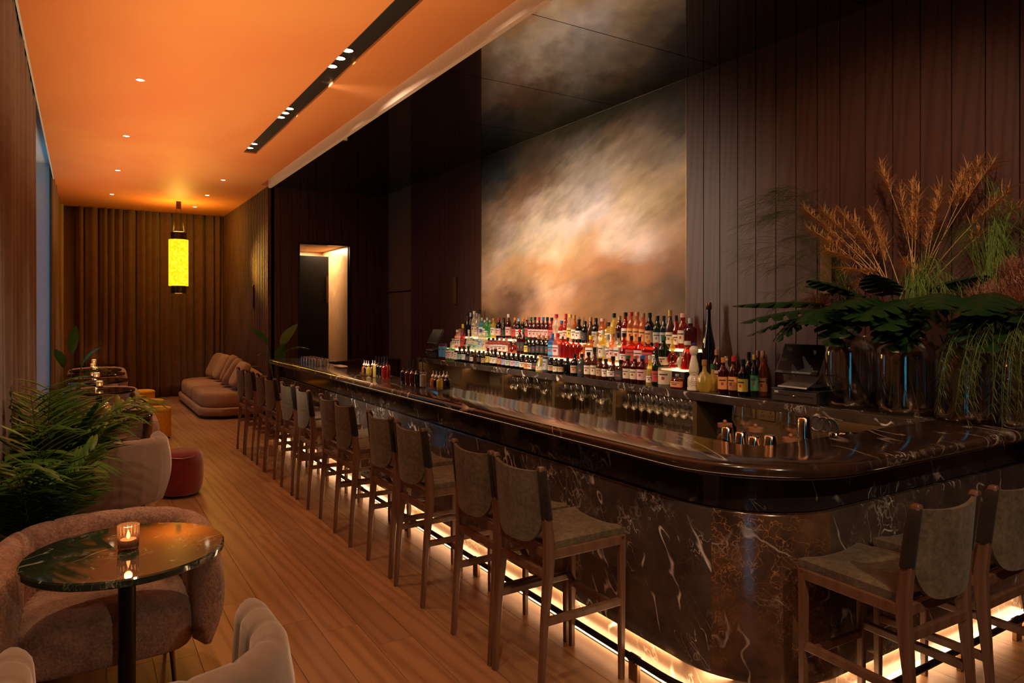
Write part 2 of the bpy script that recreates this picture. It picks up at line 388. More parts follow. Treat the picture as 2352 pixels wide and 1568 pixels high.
# walls of stained vertical boards
def boards(ys, x, z0, z1, t=.03, gap=.004, fixed='x', back=.05):
    m = MB()
    m.tone = (.2, 1, .2)
    if fixed == 'x': m.box(x+t, x+t+back, min(ys), max(ys), z0, z1)
    else: m.box(min(ys), max(ys), x+t, x+t+back, z0, z1)
    for a, b in zip(ys, ys[1:]):
        a, b = min(a, b), max(a, b)
        m.tone = (R.random(), R.random(), R.random())
        if fixed == 'x': m.box(x, x+t, a+gap, b-gap, z0, z1)
        else: m.box(a+gap, b-gap, x, x+t, z0, z1)
    return m
yr = [4.42, 4.24, 4.06, 3.87, 3.69, 3.5, 3.32, 3.14, 2.96, 2.77, 2.58, 2.4, 2.21, 2.02, 1.84]
while yr[-1] > -3: yr.append(yr[-1]-.187)
YP0, YP1 = 4.44, 8.23                      # mural
struct('wall_bar_right', boards([YP0]+yr[1:], XW, 0, ZC), 'board', 'dark stained vertical timber boards right of the cloud mural', 'wall', smooth=False)
yl = [YP1+(10.58-YP1)*k/15 for k in range(16)]
struct('wall_bar_left', boards(yl, XW, 0, ZC, gap=.002), 'board', 'dark timber boards between the cloud mural and the bronze panel', 'wall', smooth=False)
struct('wall_bar_end', boards([11.55, 11.70, YD+.06], XW, 0, ZC), 'board', 'narrow dark timber return beyond the bronze panel', 'wall', smooth=False)
m = MB(); m.box(XW+.052, XW+.1, YP0, YP1, 0, ZC)
struct('wall_bar_middle', m, 'dark', 'wall carrying the cloud mural behind the bottles', 'wall', smooth=False)
# bronze panel column with two leaves
t = thing('bronze_panel', 'tall flat bronze panel column on the wall left of the bottle display', 'panel', (XW, 11.065, 0)); t['kind'] = 'structure'
for z0, z1 in ((0, 2.10), (2.12, ZC)):
    q = MB(); q.box(.0, .04, -.485, -.14 if z1 < 3 else .485, z0, z1)
    if z1 < 3: q.box(.0, .04, -.13, .485, z0, z1)
    obj('panel_leaf', q, 'bronzepanel', t, smooth=False, bevel=.004)
# door wall
DX0, DX1, DZ = 3.14, 4.01, 2.92
xd = [XF, 2.82, 3.0, DX0]
wb = boards(xd, YD, 0, ZC, fixed='y', gap=.003)
for a, b in ((DX1, 4.15), (4.15, 4.31), (4.31, 4.47), (4.47, XW)):
    wb.tone = (R.random(), R.random(), R.random()); wb.box(a+.003, b-.003, YD, YD+.03, 0, ZC)
for k in range(6):
    a = DX0+(DX1-DX0)*k/6; wb.tone = (R.random(), R.random(), R.random()); wb.box(a+.003, a+(DX1-DX0)/6-.003, YD, YD+.03, DZ+.03, ZC)
wb.tone = (.2, 1, .2); wb.box(DX1, XW+.1, YD+.03, YD+.08, 0, ZC); wb.box(DX0, DX1, YD+.03, YD+.08, DZ+.03, ZC)
struct('wall_door', wb, 'board', 'dark timber wall around the lit doorway at the end of the bar', 'wall', smooth=False)
m = MB(); m.box(DX0-.03, DX0, YD-.012, YD+.12, 0, DZ+.03); m.box(DX1, DX1+.03, YD-.012, YD+.12, 0, DZ+.03); m.box(DX0, DX1, YD-.012, YD+.12, DZ, DZ+.03)
struct('trim_4', m, 'blackmetal', 'black metal frame around the lit doorway', 'door frame', smooth=False)
m = MB(); m.box(3.1, 4.6, 14.2, 14.25, 0, 3.0)
struct('wall_passage', m, 'niche', 'honey marble wall inside the doorway passage', 'wall', smooth=False)
m = MB(); m.box(4.22, 4.27, YD+.08, 14.2, 0, 3.0)
struct('wall_passage_side', m, 'niche', 'honey marble side wall of the doorway passage', 'wall', smooth=False)
m = MB(); m.box(3.0, 4.6, YD+.08, 14.25, 3.0, 3.05)
struct('ceiling_passage', m, 'plaster', 'plaster ceiling of the doorway passage', 'ceiling', smooth=False)
m = MB(); m.box(0, .86, 0, .045, 0, 2.84)
dr = thing('door_1', 'dark timber door leaf standing open in the passage doorway', 'door', (3.2, 13.2, 0), radians(2)); dr['kind'] = 'structure'
obj('door_leaf', m, 'black', dr, smooth=False, bevel=.003)
m = MB(); m.box(.80, .83, -.05, -.03, 1.95, 2.45); m.box(.80, .83, -.03, 0, 1.97, 2.0); m.box(.80, .83, -.03, 0, 2.40, 2.43)
obj('door_handle', m, 'bronze', dr, smooth=False)
light('AREA', 'passage_downlight', (3.9, 13.5, 2.99), 42, (1, .62, .32), .5, 1.0)
# fluted wall
m = MB(); m.tone = (.5, .3, .2); m.box(XF+.03, XF+.08, YD, YE, 0, ZC); y = YD+.03
while y < YE:
    m.tone = (R.random(), R.random()*.5, R.random())
    m.loft([[(XF+.03, y, z), (XF-.012, y+.004, z), (XF-.022, y+.016, z), (XF-.022, y+.062, z), (XF-.012, y+.076, z), (XF+.03, y+.08, z)] for z in (0, ZC)]); y += .13
struct('wall_lounge_right', m, 'flute', 'fluted timber wall glowing beside the yellow lantern', 'wall', smooth=False)
for (nm, y, z, xx, lb, mt_) in (('wall_light', 12.94, 2.05, XF-.022, 'slim metal wall light on the fluted timber wall', 'brassdark'), ('wall_light', 8.96, 2.07, XW, 'slim green-bronze wall light left of the cloud mural', 'bronze'),
                       ('wall_light', 3.05, 2.07, XW, 'slim wall light on dark boards behind the reeds', 'bronze')):
    w = MB(); w.box(-.03, -.005, -.045, .045, -.2, .2)
    w2 = MB(); w2.box(-.005, 0, -.02, .02, -.17, .17)
    t = thing(nm, lb, 'wall light', (xx, y, z)); obj('cover_plate', w, mt_, t, smooth=False, bevel=.004); obj('mount', w2, 'black', t, smooth=False)
# far wall, near wall, added unseen outer shell that keeps stray sky light out
m = MB(); m.box(-1.3, XF+.1, YE+.22, YE+.3, 0, ZC+.4); m.box(-1.3, 5.0, -3.1, YE+.3, 4.25, 4.3); m.box(4.9, 5.0, -3.1, YE+.3, 0, 4.3); m.box(XF+.1, 5, YE+.22, YE+.3, 0, 4.3)
struct('wall_far', m, 'plaster', 'pale wall behind the far curtain with added light-blocking outer shell', 'wall', smooth=False)
m = MB(); m.box(-1.3, 4.8, -3.1, -3, 0, ZC+.4); struct('wall_near', m, 'dark', 'dark wall behind the viewpoint', 'wall', smooth=False)
# window wall on the left with recess
m = MB()
WIN = [(-1.5, -.5), (3.6, 6.2), (11.2, 12.6)]
prev = -3
for a, b in WIN: m.box(-1.18, -1.05, prev, a, 0, ZC+.25); m.box(-1.18, -1.05, a, b, 0, .25); prev = b
m.box(-1.18, -1.05, prev, YE+.3, 0, ZC+.25)
struct('wall_left', m, 'dark', 'window wall behind the curtains and palms', 'wall', smooth=False)
m = MB(); m.box(-1.18, -.37, -3, YE+.3, ZC+.22, ZC+.26)
struct('ceiling_recess', m, 'white', 'white curtain recess ceiling lit blue by the windows', 'ceiling', smooth=False)
m = MB(); m.box(-.385, -.37, -3, YE, ZC, ZC+.22); struct('trim_5', m, 'white', 'edge of the orange ceiling along the curtain recess', 'ceiling trim', smooth=False)
m = MB(); m.box(-1.05, -.43, 13.0, 13.12, 0, ZC+.22); struct('wall_pier', m, 'white', 'white window pier catching blue dusk light', 'wall', smooth=False)
m = MB(); m.box(-.50, -.30, 15.85, 15.95, 0, ZC); struct('wall_corner_strip', m, 'plaster', 'pale plaster strip left of the far curtain', 'wall', smooth=False)
m = MB(); m.box(XF-.10, XF-.02, 16.15, 16.2, 0, ZC-.001); struct('wall_corner_right', m, 'plaster', 'pale plaster strip right of the far curtain', 'wall', smooth=False)
for k, (a, b) in enumerate(WIN):
    t = thing('window_%d' % (k+1), ['tall window with dark frame beside the viewpoint', 'tall window with dark frame behind the long brown curtain', 'tall window with dark frame beyond the curtain gap'][k], 'window', (-1.12, a, 0)); t['kind'] = 'structure'
    f = MB(); n = 3 if b-a > 2.4 else 2
    for j in range(n+1):
        y = (b-a)*j/n; f.box(-.03, .03, y-.03, y+.03, .25, ZC+.22)
    f.box(-.03, .03, 0, b-a, .25, .31); f.box(-.03, .03, 0, b-a, ZC+.16, ZC+.22); f.box(-.03, .03, 0, b-a, 2.6, 2.65)
    obj('window_frame', f, 'blackmetal', t, smooth=False)
    g = MB(); g.box(-.006, .006, .03, b-a-.03, .3, ZC+.17); obj('pane', g, 'pane', t, smooth=False)

# curtains
def curtain(p0, p1, z0, z1, fold, amp, seed, drift=.0):
    m = MB(); r = random.Random(seed); d = Vector(p1)-Vector(p0); ln = d.length; d.normalize(); nrm = Vector((-d.y, d.x))
    n = int(ln/fold*12); nz = 16; rings = []
    ph = []; a = 0
    for i in range(n+1): a += (2*pi/12)*(1+.45*sin(i*.13+seed)+.3*noise.noise((i*.07, seed, 0))); ph.append(a)
    for j in range(nz+1):
        t = j/nz; z = lerp(z0, z1, t); row = []
        for i in range(n+1):
            s = ln*i/n; k = ph[i]+.8*noise.noise((s*1.3, t*1.7, seed))*(1-t)
            A = amp*(.75+.5*noise.noise((s*2, seed, t*.8)))*(1.05-.25*t)
            w = A*(sin(k)+.42*sin(2*k+1.3*noise.noise((s, 3, t*2))))
            pp = Vector(p0)+d*(s+.35*A*cos(k)+drift*(1-t)*s/ln)+nrm*w
            row.append((pp.x, pp.y, z))
        rings.append(row)
    return m.loft(rings, closed=False)
def curt(name, lab, mt_, *a, **k):
    o = obj(name, curtain(*a, **k), mt_, ang=180); md = o.modifiers.new('t', 'SOLIDIFY'); md.thickness = .004
    tag(o, lab, 'curtain', 'floor-length linen curtains'); return o
curt('curtain', 'grey-brown linen curtain at left edge of photo above the palms', 'linen', (-.42, 1.5), (-.42, 8.4), .01, ZC+.2, .30, .045, 3)
curt('curtain', 'narrow umber curtain between blue-lit pier and far corner', 'linenfar', (-.385, 12.9), (-.36, 15.8), .01, ZC+.2, .20, .035, 5)
curt('curtain', 'wide umber curtain covering the far end wall behind the lantern', 'linenfar', (-.12, YE-.02), (XF-.12, YE-.02), .01, ZC-.005, .165, .088, 8)

# mural
def mural():  # grid colours are pigment with some lighting baked in, darker towards the top
    G = [[(50, 58, 58), (58, 56, 46), (64, 56, 42), (58, 52, 38), (64, 58, 46), (82, 72, 62)],
         [(68, 76, 76), (80, 72, 58), (84, 68, 56), (96, 88, 82), (120, 98, 78), (84, 86, 92)],
         [(110, 100, 84), (128, 98, 72), (104, 78, 60), (156, 140, 124), (150, 128, 102), (160, 148, 132)],
         [(156, 132, 104), (172, 136, 106), (166, 146, 128), (176, 160, 146), (186, 158, 120), (196, 170, 140)],
         [(172, 146, 112), (186, 164, 142), (206, 186, 164), (212, 190, 172), (204, 178, 140), (188, 156, 112)],
         [(192, 158, 118), (210, 186, 156), (214, 186, 148), (196, 154, 112), (222, 198, 178), (190, 146, 108)],
         [(208, 170, 134), (202, 158, 112), (190, 138, 92), (176, 128, 88), (170, 118, 82), (134, 96, 72)],
         [(178, 134, 94), (112, 80, 60), (200, 158, 124), (134, 94, 68), (126, 92, 64), (96, 74, 56)],
         [(110, 82, 50), (104, 74, 54), (190, 138, 100), (140, 98, 66), (120, 88, 60), (106, 82, 60)]]
    NR, NC = len(G), 6; lin = [[L(*c) for c in r] for r in G]
    def samp(u, v):
        u = min(max(u, 0), 1)*(NC-1); v = min(max(v, 0), 1)*(NR-1)
        i, j = min(int(u), NC-2), min(int(v), NR-2); a, b = u-i, v-j; a = a*a*(3-2*a); b = b*b*(3-2*b)
        return [lerp(lerp(lin[j][i][k], lin[j][i+1][k], a), lerp(lin[j+1][i][k], lin[j+1][i+1][k], a), b) for k in range(3)]
    nx, nz = 330, 210; z0, z1 = 1.1, ZC-.003; wy = YP1-YP0-.02
    vs = []; cs = []
    for j in range(nz+1):
        for i in range(nx+1):
            u, v = i/nx, 1-j/nz
            vs.append((XW+.012, YP1-.01-wy*u, lerp(z0, z1, j/nz)))
            a, b = u*1.35, v
            p, q = a*.94-b*.34, a*.34+b*.94           # brush direction rises to the right
            w1 = noise.fractal((p*2.6, q*4.2, 1.3), 1, 2.1, 5); w2 = noise.fractal((p*3.1, q*4.8, 9.1), 1, 2.1, 5)
            w3 = noise.fractal((p*9, q*30, 4.4), .9, 2, 4); w4 = noise.fractal((p*5, q*9, 7.7), .9, 2, 4)
            vv = v*1.36
            c = samp(u+.10*w1+.02*w4, v*1.28+.07*w2+.03*w3)
            w5 = noise.fractal((p*16, q*22, 2.2), 1, 2, 3); f = 1+.17*w3+.24*w4+.07*w5
            cs.append([c[0]*f*(.98+.06*w1), c[1]*f*1.02, c[2]*f*(1.12-.16*w1+.1*w4), 1])
    fs = [(j*(nx+1)+i, j*(nx+1)+i+1, (j+1)*(nx+1)+i+1, (j+1)*(nx+1)+i) for j in range(nz) for i in range(nx)]
    me = bpy.data.meshes.new('canvas'); me.from_pydata(vs, [], fs)
    ca = me.color_attributes.new('Col', 'FLOAT_COLOR', 'POINT'); ca.data.foreach_set('color', [q for c in cs for q in c])
    t = NT('cloud_mural_paint'); col = t.attr()
    g = t.n('VectorMath', {'operation': 'SCALE'}, i0=col, Scale=1.18).outputs[0]
    me.materials.append(t.fin(g, .6, Specular_IOR_Level=.2))
    me.polygons.foreach_set('use_smooth', [True]*len(me.polygons))
    r = thing('cloud_mural', 'large abstract cloud mural in cream, ochre and slate above the bottles', 'painting', (0, 0, 0))
    o = bpy.data.objects.new('canvas', me); COL.objects.link(o); o.parent = r
    f = MB()
    f.box(XW+.013, XW+.05, YP0+.01, YP1-.01, 1.1, ZC-.003); obj('stretcher', f, 'dark', r, smooth=False)
    f = MB(); f.box(XW, XW+.05, YP0+.001, YP0+.01, 1.1, ZC-.003); f.box(XW, XW+.05, YP1-.01, YP1-.001, 1.1, ZC-.003); obj('edge_strip', f, 'bronze', r, smooth=False)
mural()
light('AREA', 'mural_shelf_glow', (4.50, 6.3, 1.47), 4, (1, .66, .36), .05, 3.9, to=(4.66, 6.3, 2.6))

# ceiling fittings
def downlight(x, y, lab, grp, r=.032, z=ZC):
    t = thing('ceiling_downlight', lab, 'downlight', (x, y, z), 0, grp)
    a = MB(); a.lathe([(r*1.25, -.004), (r*1.25, .0), (r, .0), (r, -.004)], 20, cap0=False, cap1=False); a.loft([[(r*q*cos(k*pi/10), r*q*sin(k*pi/10), -.004) for k in range(20)] for q in (1, 1.25)], cap0=False, cap1=False)
    obj('rim', a, 'white' if grp[0] == 'd' else 'black', t)
    b = MB(); b.lathe([(r, -.003), (r, -.001)], 20); obj('lens', b, 'lampdisc', t)
for i, y in enumerate(DL_L[2:]): downlight(.45, y, '%s of the small downlights over the table row, counted from the near end' % ORD(i), 'downlights over the table row')
for i, y in enumerate(DL_R): downlight(1.9, y, '%s of the three small downlights near the lantern, counted from the black slot' % ORD(i), 'downlights over the sofa')
for i, y in enumerate(SLOT_Y[:8]): downlight(1.84, y, '%s slot spotlight from the far end of the black ceiling slot' % ORD(i), 'spotlights in the black ceiling slot', .042, ZC+.022)
downlight(3.25, 12.55, 'small downlight in the passage ceiling beyond the doorway', 'passage downlight', .04, 3.0)

# pendant lantern
t = thing('pendant_lantern', 'yellow cylinder lantern with dark hammered metal caps hanging by far curtain', 'pendant lamp', (1.55, 14.4, 0))
r = .17
a = MB(); a.lathe([(r, 2.26), (r, 3.13)], 40); obj('lamp_shade', a, 'lantern', t)
a = MB(); a.lathe([(r*.80, 3.13), (r*.80, 3.27), (r*.74, 3.275), (r*.74, 3.14)], 40, cap0=False); obj('top_cap', a, 'brassdark', t)
a = MB(); a.lathe([(r*.78, 2.26), (r*.78, 2.12), (r*.72, 2.115), (r*.72, 2.25)], 40, cap1=False); obj('bottom_cap', a, 'brassdark', t)
a = MB(); a.box(-.04, .04, -.04, .04, ZC-.14, ZC); obj('ceiling_mount', a, 'brassdark', t, smooth=False)
for dx in (-.035, .035):
    for dy in (-.03, .03):
        a = MB(); a.tube([(dx*2.6, dy*2.6, 3.27), (dx, dy, ZC-.13)], .0014, 4); obj('suspension_wire', a, 'blackmetal', t)
light('POINT', 'lantern_glow', (1.55, 14.4, 3.34), 55, (1, .56, .07), .12)
light('POINT', 'lantern_side', (1.9, 14.0, 2.7), 7, (1, .60, .10), .10)
light('SPOT', 'lantern_wall_glow', (1.72, 14.1, 2.7), 420, (1, .55, .07), .12, spot=42, to=(2.62, 12.3, 2.6), blend=1)
light('POINT', 'wall_light_glow', (2.40, 12.75, 2.42), 2, (1, .55, .08), .06)
light('POINT', 'lantern_low', (1.55, 14.4, 2.02), 5, (1, .62, .14), .10)
# ------------------------------------------------------------ the bar
CX, CY, RO = 2.8, 2.28, .60                      # corner centre and outer radius of the counter edge
YB = 9.9
def barpath(off, n=18, y0=YB, x1=XW-.002):
    """plan curve running parallel to the counter edge at a distance off inside it; returns points and outward normals"""
    P = []; r = RO-off; k = 26
    for i in range(k): P.append((Vector((CX-RO+off, lerp(y0, CY, i/k), 0)), Vector((-1, 0, 0))))
    for i in range(n+1):
        a = pi+pi/2*i/n; nn = Vector((cos(a), sin(a), 0)); P.append((Vector((CX, CY, 0))+nn*r, nn))
    for i in range(1, 9): P.append((Vector((lerp(CX, x1, i/8), CY-r, 0)), Vector((0, -1, 0))))
    return P
def sweep(prof, y0=YB, x1=XW-.002, mat_fn=None):
    """prof: closed list of (inset, z); swept along the counter plan"""
    m = MB(); rings = []
    paths = {}
    for off, z in prof: paths.setdefault(off, barpath(off, y0=y0, x1=x1))
    n = len(next(iter(paths.values())))
    rings = [[tuple(paths[o][i][0]+Vector((0, 0, z))) for o, z in prof] for i in range(n)]
    b = len(m.v); k = len(prof)
    for i in range(n-1):
        m.cur = mat_fn(i) if mat_fn else 0
        for j in range(k):
            if not m.v: pass
            m.f.append((b+i*k+j, b+i*k+(j+1) % k, b+(i+1)*k+(j+1) % k, b+(i+1)*k+j)); m.mi.append(m.cur); m.c.append((0, 0, 0))
    for r in rings: m.v += r
    m.face(*range(k)); m.face(*[(n-1)*k+j for j in range(k)])
    return m
bar = thing('bar_counter', 'long L-shaped dark marble bar with rounded corner and glowing plinth', 'bar', (0, 0, 0))
# countertop: bullnose edge, inner edge stays parallel
m = MB(); rings = []; ZT = 1.10; th = .056
xi, yi, ri = 2.67, 2.13, .13
OP = barpath(0); N = len(OP); IN = []
for i in range(N):
    p, nn = OP[i]
    if i < 26: IN.append(Vector((xi, max(p.y, yi+ri), 0)))
    elif i <= 44:
        a = pi+pi/2*(i-26)/18; IN.append(Vector((xi+ri+ri*cos(a), yi+ri+ri*sin(a), 0)))
    else: IN.append(Vector((max(p.x, xi+ri), yi, 0)))
ro = th/2
for i in range(N):
    p, nn = OP[i]; ring = []
    for k in range(9):
        a = pi/2-pi*k/8; ring.append(p-nn*(ro-ro*cos(a))+Vector((0, 0, ZT-ro+ro*sin(a))))
    q = IN[i]; ring += [q+Vector((0, 0, ZT-th)), q+Vector((0, 0, ZT-.004)), q-(q-p).normalized()*.004+Vector((0, 0, ZT))]
    rings.append([tuple(v) for v in ring])
# rounded far end
p, nn = OP[0]
e = []
for t in range(1, 7):
    a = pi/2*t/6; s_ = .12
    e.append((YB+s_*sin(a), s_*(1-cos(a))))
pre = []
for y, dx in reversed(e):
    ring = [(v[0]+dx*(1 if k < 9 else -1), y, v[2]) for k, v in enumerate(rings[0])]
    pre.append(ring)
m.loft(pre+rings); obj('countertop', m, 'top', bar, ang=50)
m = sweep([(.157, ZT-th-.001), (.157, .868), (.22, .868), (.22, ZT-th-.001)], y0=YB-.06); obj('upper_band', m, 'band', bar)
def fm(i): return 1 if 30 <= i <= 42 else 0
m = sweep([(.135, .862), (.130, .855), (.130, .135), (.22, .135), (.22, .862)], y0=YB-.03, mat_fn=fm); obj('front_panel', m, ['front', 'brecc'], bar, ang=50)
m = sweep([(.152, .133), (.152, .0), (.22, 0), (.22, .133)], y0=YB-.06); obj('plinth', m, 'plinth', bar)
m = sweep([(.100, .004), (.100, .012), (.145, .018), (.145, .004)], y0=YB-.10); obj('led_strip', m, 'led', bar)
m = sweep([(.095, .0), (.095, .004), (.150, .004), (.150, .0)], y0=YB-.10); obj('led_channel', m, 'blackmetal', bar)
m = sweep([(.020, ZT-th-.006), (.020, ZT-th-.0005), (.034, ZT-th-.0005), (.034, ZT-th-.006)], y0=YB-.02); obj('copper_line', m, 'bronze', bar)
m = MB(); m.box(2.30, 2.62, YB-.05, YB-.02, 0, ZT-th); obj('end_panel', m, 'front', bar, smooth=False)
m = MB(); m.box(2.42, 2.44, 2.6, YB-.05, .02, ZT-th-.001); m.box(2.62, XW-.001, 2.02, 2.04, .02, ZT-th-.001)
m.box(2.62, 2.66, 2.9, YB-.05, 0, ZT-th-.001); obj('inner_wall', m, 'dark', bar, smooth=False)
# LED grazing light below the panel (area lights follow the strip)
for y0, y1 in ((2.3, 4.9), (4.9, 7.5), (7.5, 9.75)):
    light('AREA', 'plinth_light', (2.342, (y0+y1)/2, .128), 6.5, (1, .60, .32), .03, y1-y0, rot=(0, radians(-28), 0))
light('AREA', 'plinth_light', (3.7, 1.822, .128), 5.5, (1, .60, .32), 1.7, .03, rot=(radians(28), 0, 0))
light('AREA', 'plinth_light', (2.50, 1.985, .128), 3, (1, .60, .32), .6, .03, rot=(radians(20), 0, radians(-45)))
# foot rail
rail = thing('foot_rail', 'dark metal foot rail running along the bar plinth', 'foot rail')
P = [p+Vector((0, 0, .102)) for p, nn in barpath(.005, y0=9.6, x1=4.4)]
m = MB(); m.tube(P, .016, 12); obj('tube', m, 'blackmetal', rail)
ypost = [9.4, 8.3, 7.25, 6.2, 5.12, 3.98, 2.45]
for y in ypost:
    m = MB(); m.box(2.194, 2.217, y-.03, y+.03, 0, .09); obj('post', m, 'bronze', rail, smooth=False, bevel=.003)
    m = MB(); m.tube([(2.205, y-.028, .102), (2.205, y+.028, .102)], .021, 14); obj('clamp', m, 'blackmetal', rail)
for x in (2.95, 3.62, 4.2):
    m = MB(); m.box(x-.03, x+.03, 1.673, 1.697, 0, .09); obj('post', m, 'bronze', rail, smooth=False, bevel=.003)
    m = MB(); m.tube([(x-.028, 1.685, .102), (x+.028, 1.685, .102)], .021, 14); obj('clamp', m, 'blackmetal', rail)
# bartender's worktop inside the bar
wt = thing('worktop', 'low steel worktop behind the marble counter edge holding shakers', 'worktop')
m = MB(); m.box(2.675, 3.12, 2.62, 9.3, .90, .935); obj('surface', m, 'dark', wt, smooth=False, bevel=.003)
m = MB(); m.box(2.675, 3.9, 2.145, 2.60, .90, .935); obj('surface', m, 'dark', wt, smooth=False, bevel=.003)
m = MB(); m.box(2.70, 3.08, 2.7, 9.25, 0, .90); obj('cabinet', m, 'black', wt, smooth=False)
m = MB(); m.box(2.70, 3.86, 2.16, 2.56, 0, .90); obj('cabinet', m, 'black', wt, smooth=False)
# back counter
XB = 4.16
bc = thing('back_counter', 'dark veined marble back counter with bronze shelving below the bottles', 'back bar')
m = MB(); m.box(XB, XW-.002, 2.135, 9.35, ZT-.066, ZT); obj('countertop', m, 'backslab', bc, smooth=False, bevel=.004)
for y in (9.3, 7.95, 6.91, 5.89, 4.92, 3.93, 2.16):
    m = MB(); m.box(XB+.02, XW-.01, y-.022, y+.022, 0, ZT-.067); obj('divider', m, 'bronze', bc, smooth=False, bevel=.002)
m = MB(); m.box(XW-.03, XW-.012, 3.95, 9.28, 0, ZT-.067); obj('back_panel', m, 'bronzepanel', bc, smooth=False)
for a, b in ((7.97, 9.28), (6.93, 7.93), (5.91, 6.89), (4.94, 5.87), (3.95, 4.90)):
    m = MB(); m.box(XB+.03, XW-.031, a, b, .70, .72); obj('shelf', m, 'bronze', bc, smooth=False)
m = MB(); m.box(XB+.10, XB+.12, 2.2, 3.56, .0, ZT-.067); m.box(XB+.10, XW-.03, 3.56, 3.58, 0, ZT-.067); obj('splash_panel', m, 'bronze', bc, smooth=False)
for y0, y1 in ((3.97, 6.89), (6.93, 9.2)): light('AREA', 'under_counter_glow', (XB+.12, (y0+y1)/2, ZT-.075), 2.2, (1, .6, .3), .03, y1-y0)
light('AREA', 'splash_glow', (XB+.04, 2.9, ZT-.08), .9, (1, .6, .3), .03, 1.7)
# lit bottle steps
st = thing('bottle_steps', 'glowing two-tier bottle step running below the cloud mural', 'bottle step')
for nm, x0_, x1_, z0, z1 in (('lower_step', 4.30, 4.43, ZT, 1.255), ('upper_step', 4.43, 4.60, ZT, 1.415)):
    m = MB(); m.box(x0_, x1_, 4.16, 8.62, z0, z1-.02); obj(nm, m, 'dark', st, smooth=False)
    m = MB(); m.box(x0_, x1_, 4.16, 8.62, z1-.019, z1); obj(nm+'_lens', m, 'ledshelf', st, smooth=False)
# power outlets on the splash panel
for i, (y0, y1) in enumerate(((3.54, 3.40), (3.37, 3.23), (3.19, 3.10), (3.08, 2.99))):
    t = thing('power_outlet', ['bronze socket plate nearest the shelving divider', 'second bronze socket plate showing two three-pin sockets', 'third bronze socket plate with dark switch', 'fourth bronze plate with a dark switch, nearest the vases'][i], 'power outlet', (XB+.10, (y0+y1)/2, .985), 0, 'outlets below the back counter')
    w = (y0-y1)/2; m = MB(); m.box(-.008, 0, -w, w, -.042, .042); obj('plate', m, 'bronze', t, smooth=False, bevel=.003)
    for dy in ((-.035, .035) if i < 2 else (0,)):
        m = MB()
        if i < 2:
            m.box(-.010, -.008, dy-.004, dy+.004, .012, .022); m.box(-.010, -.008, dy-.014, dy-.007, -.012, -.006); m.box(-.010, -.008, dy+.007, dy+.014, -.012, -.006)
        else: m.box(-.011, -.008, dy-.02, dy+.02, -.028, .028)
        obj('socket', m, 'black', t, smooth=False)
# side station at the far end
m = MB(); m.box(0, 1.25, 0, .42, .93, .965)
ss = thing('side_station', 'dark low service counter in front of the doorway', 'counter', (3.35, 11.0, 0)); obj('countertop', m, 'backslab', ss, smooth=False, bevel=.004)
m = MB(); m.box(.02, 1.23, .03, .40, 0, .93); obj('cabinet', m, 'board', ss, smooth=False)

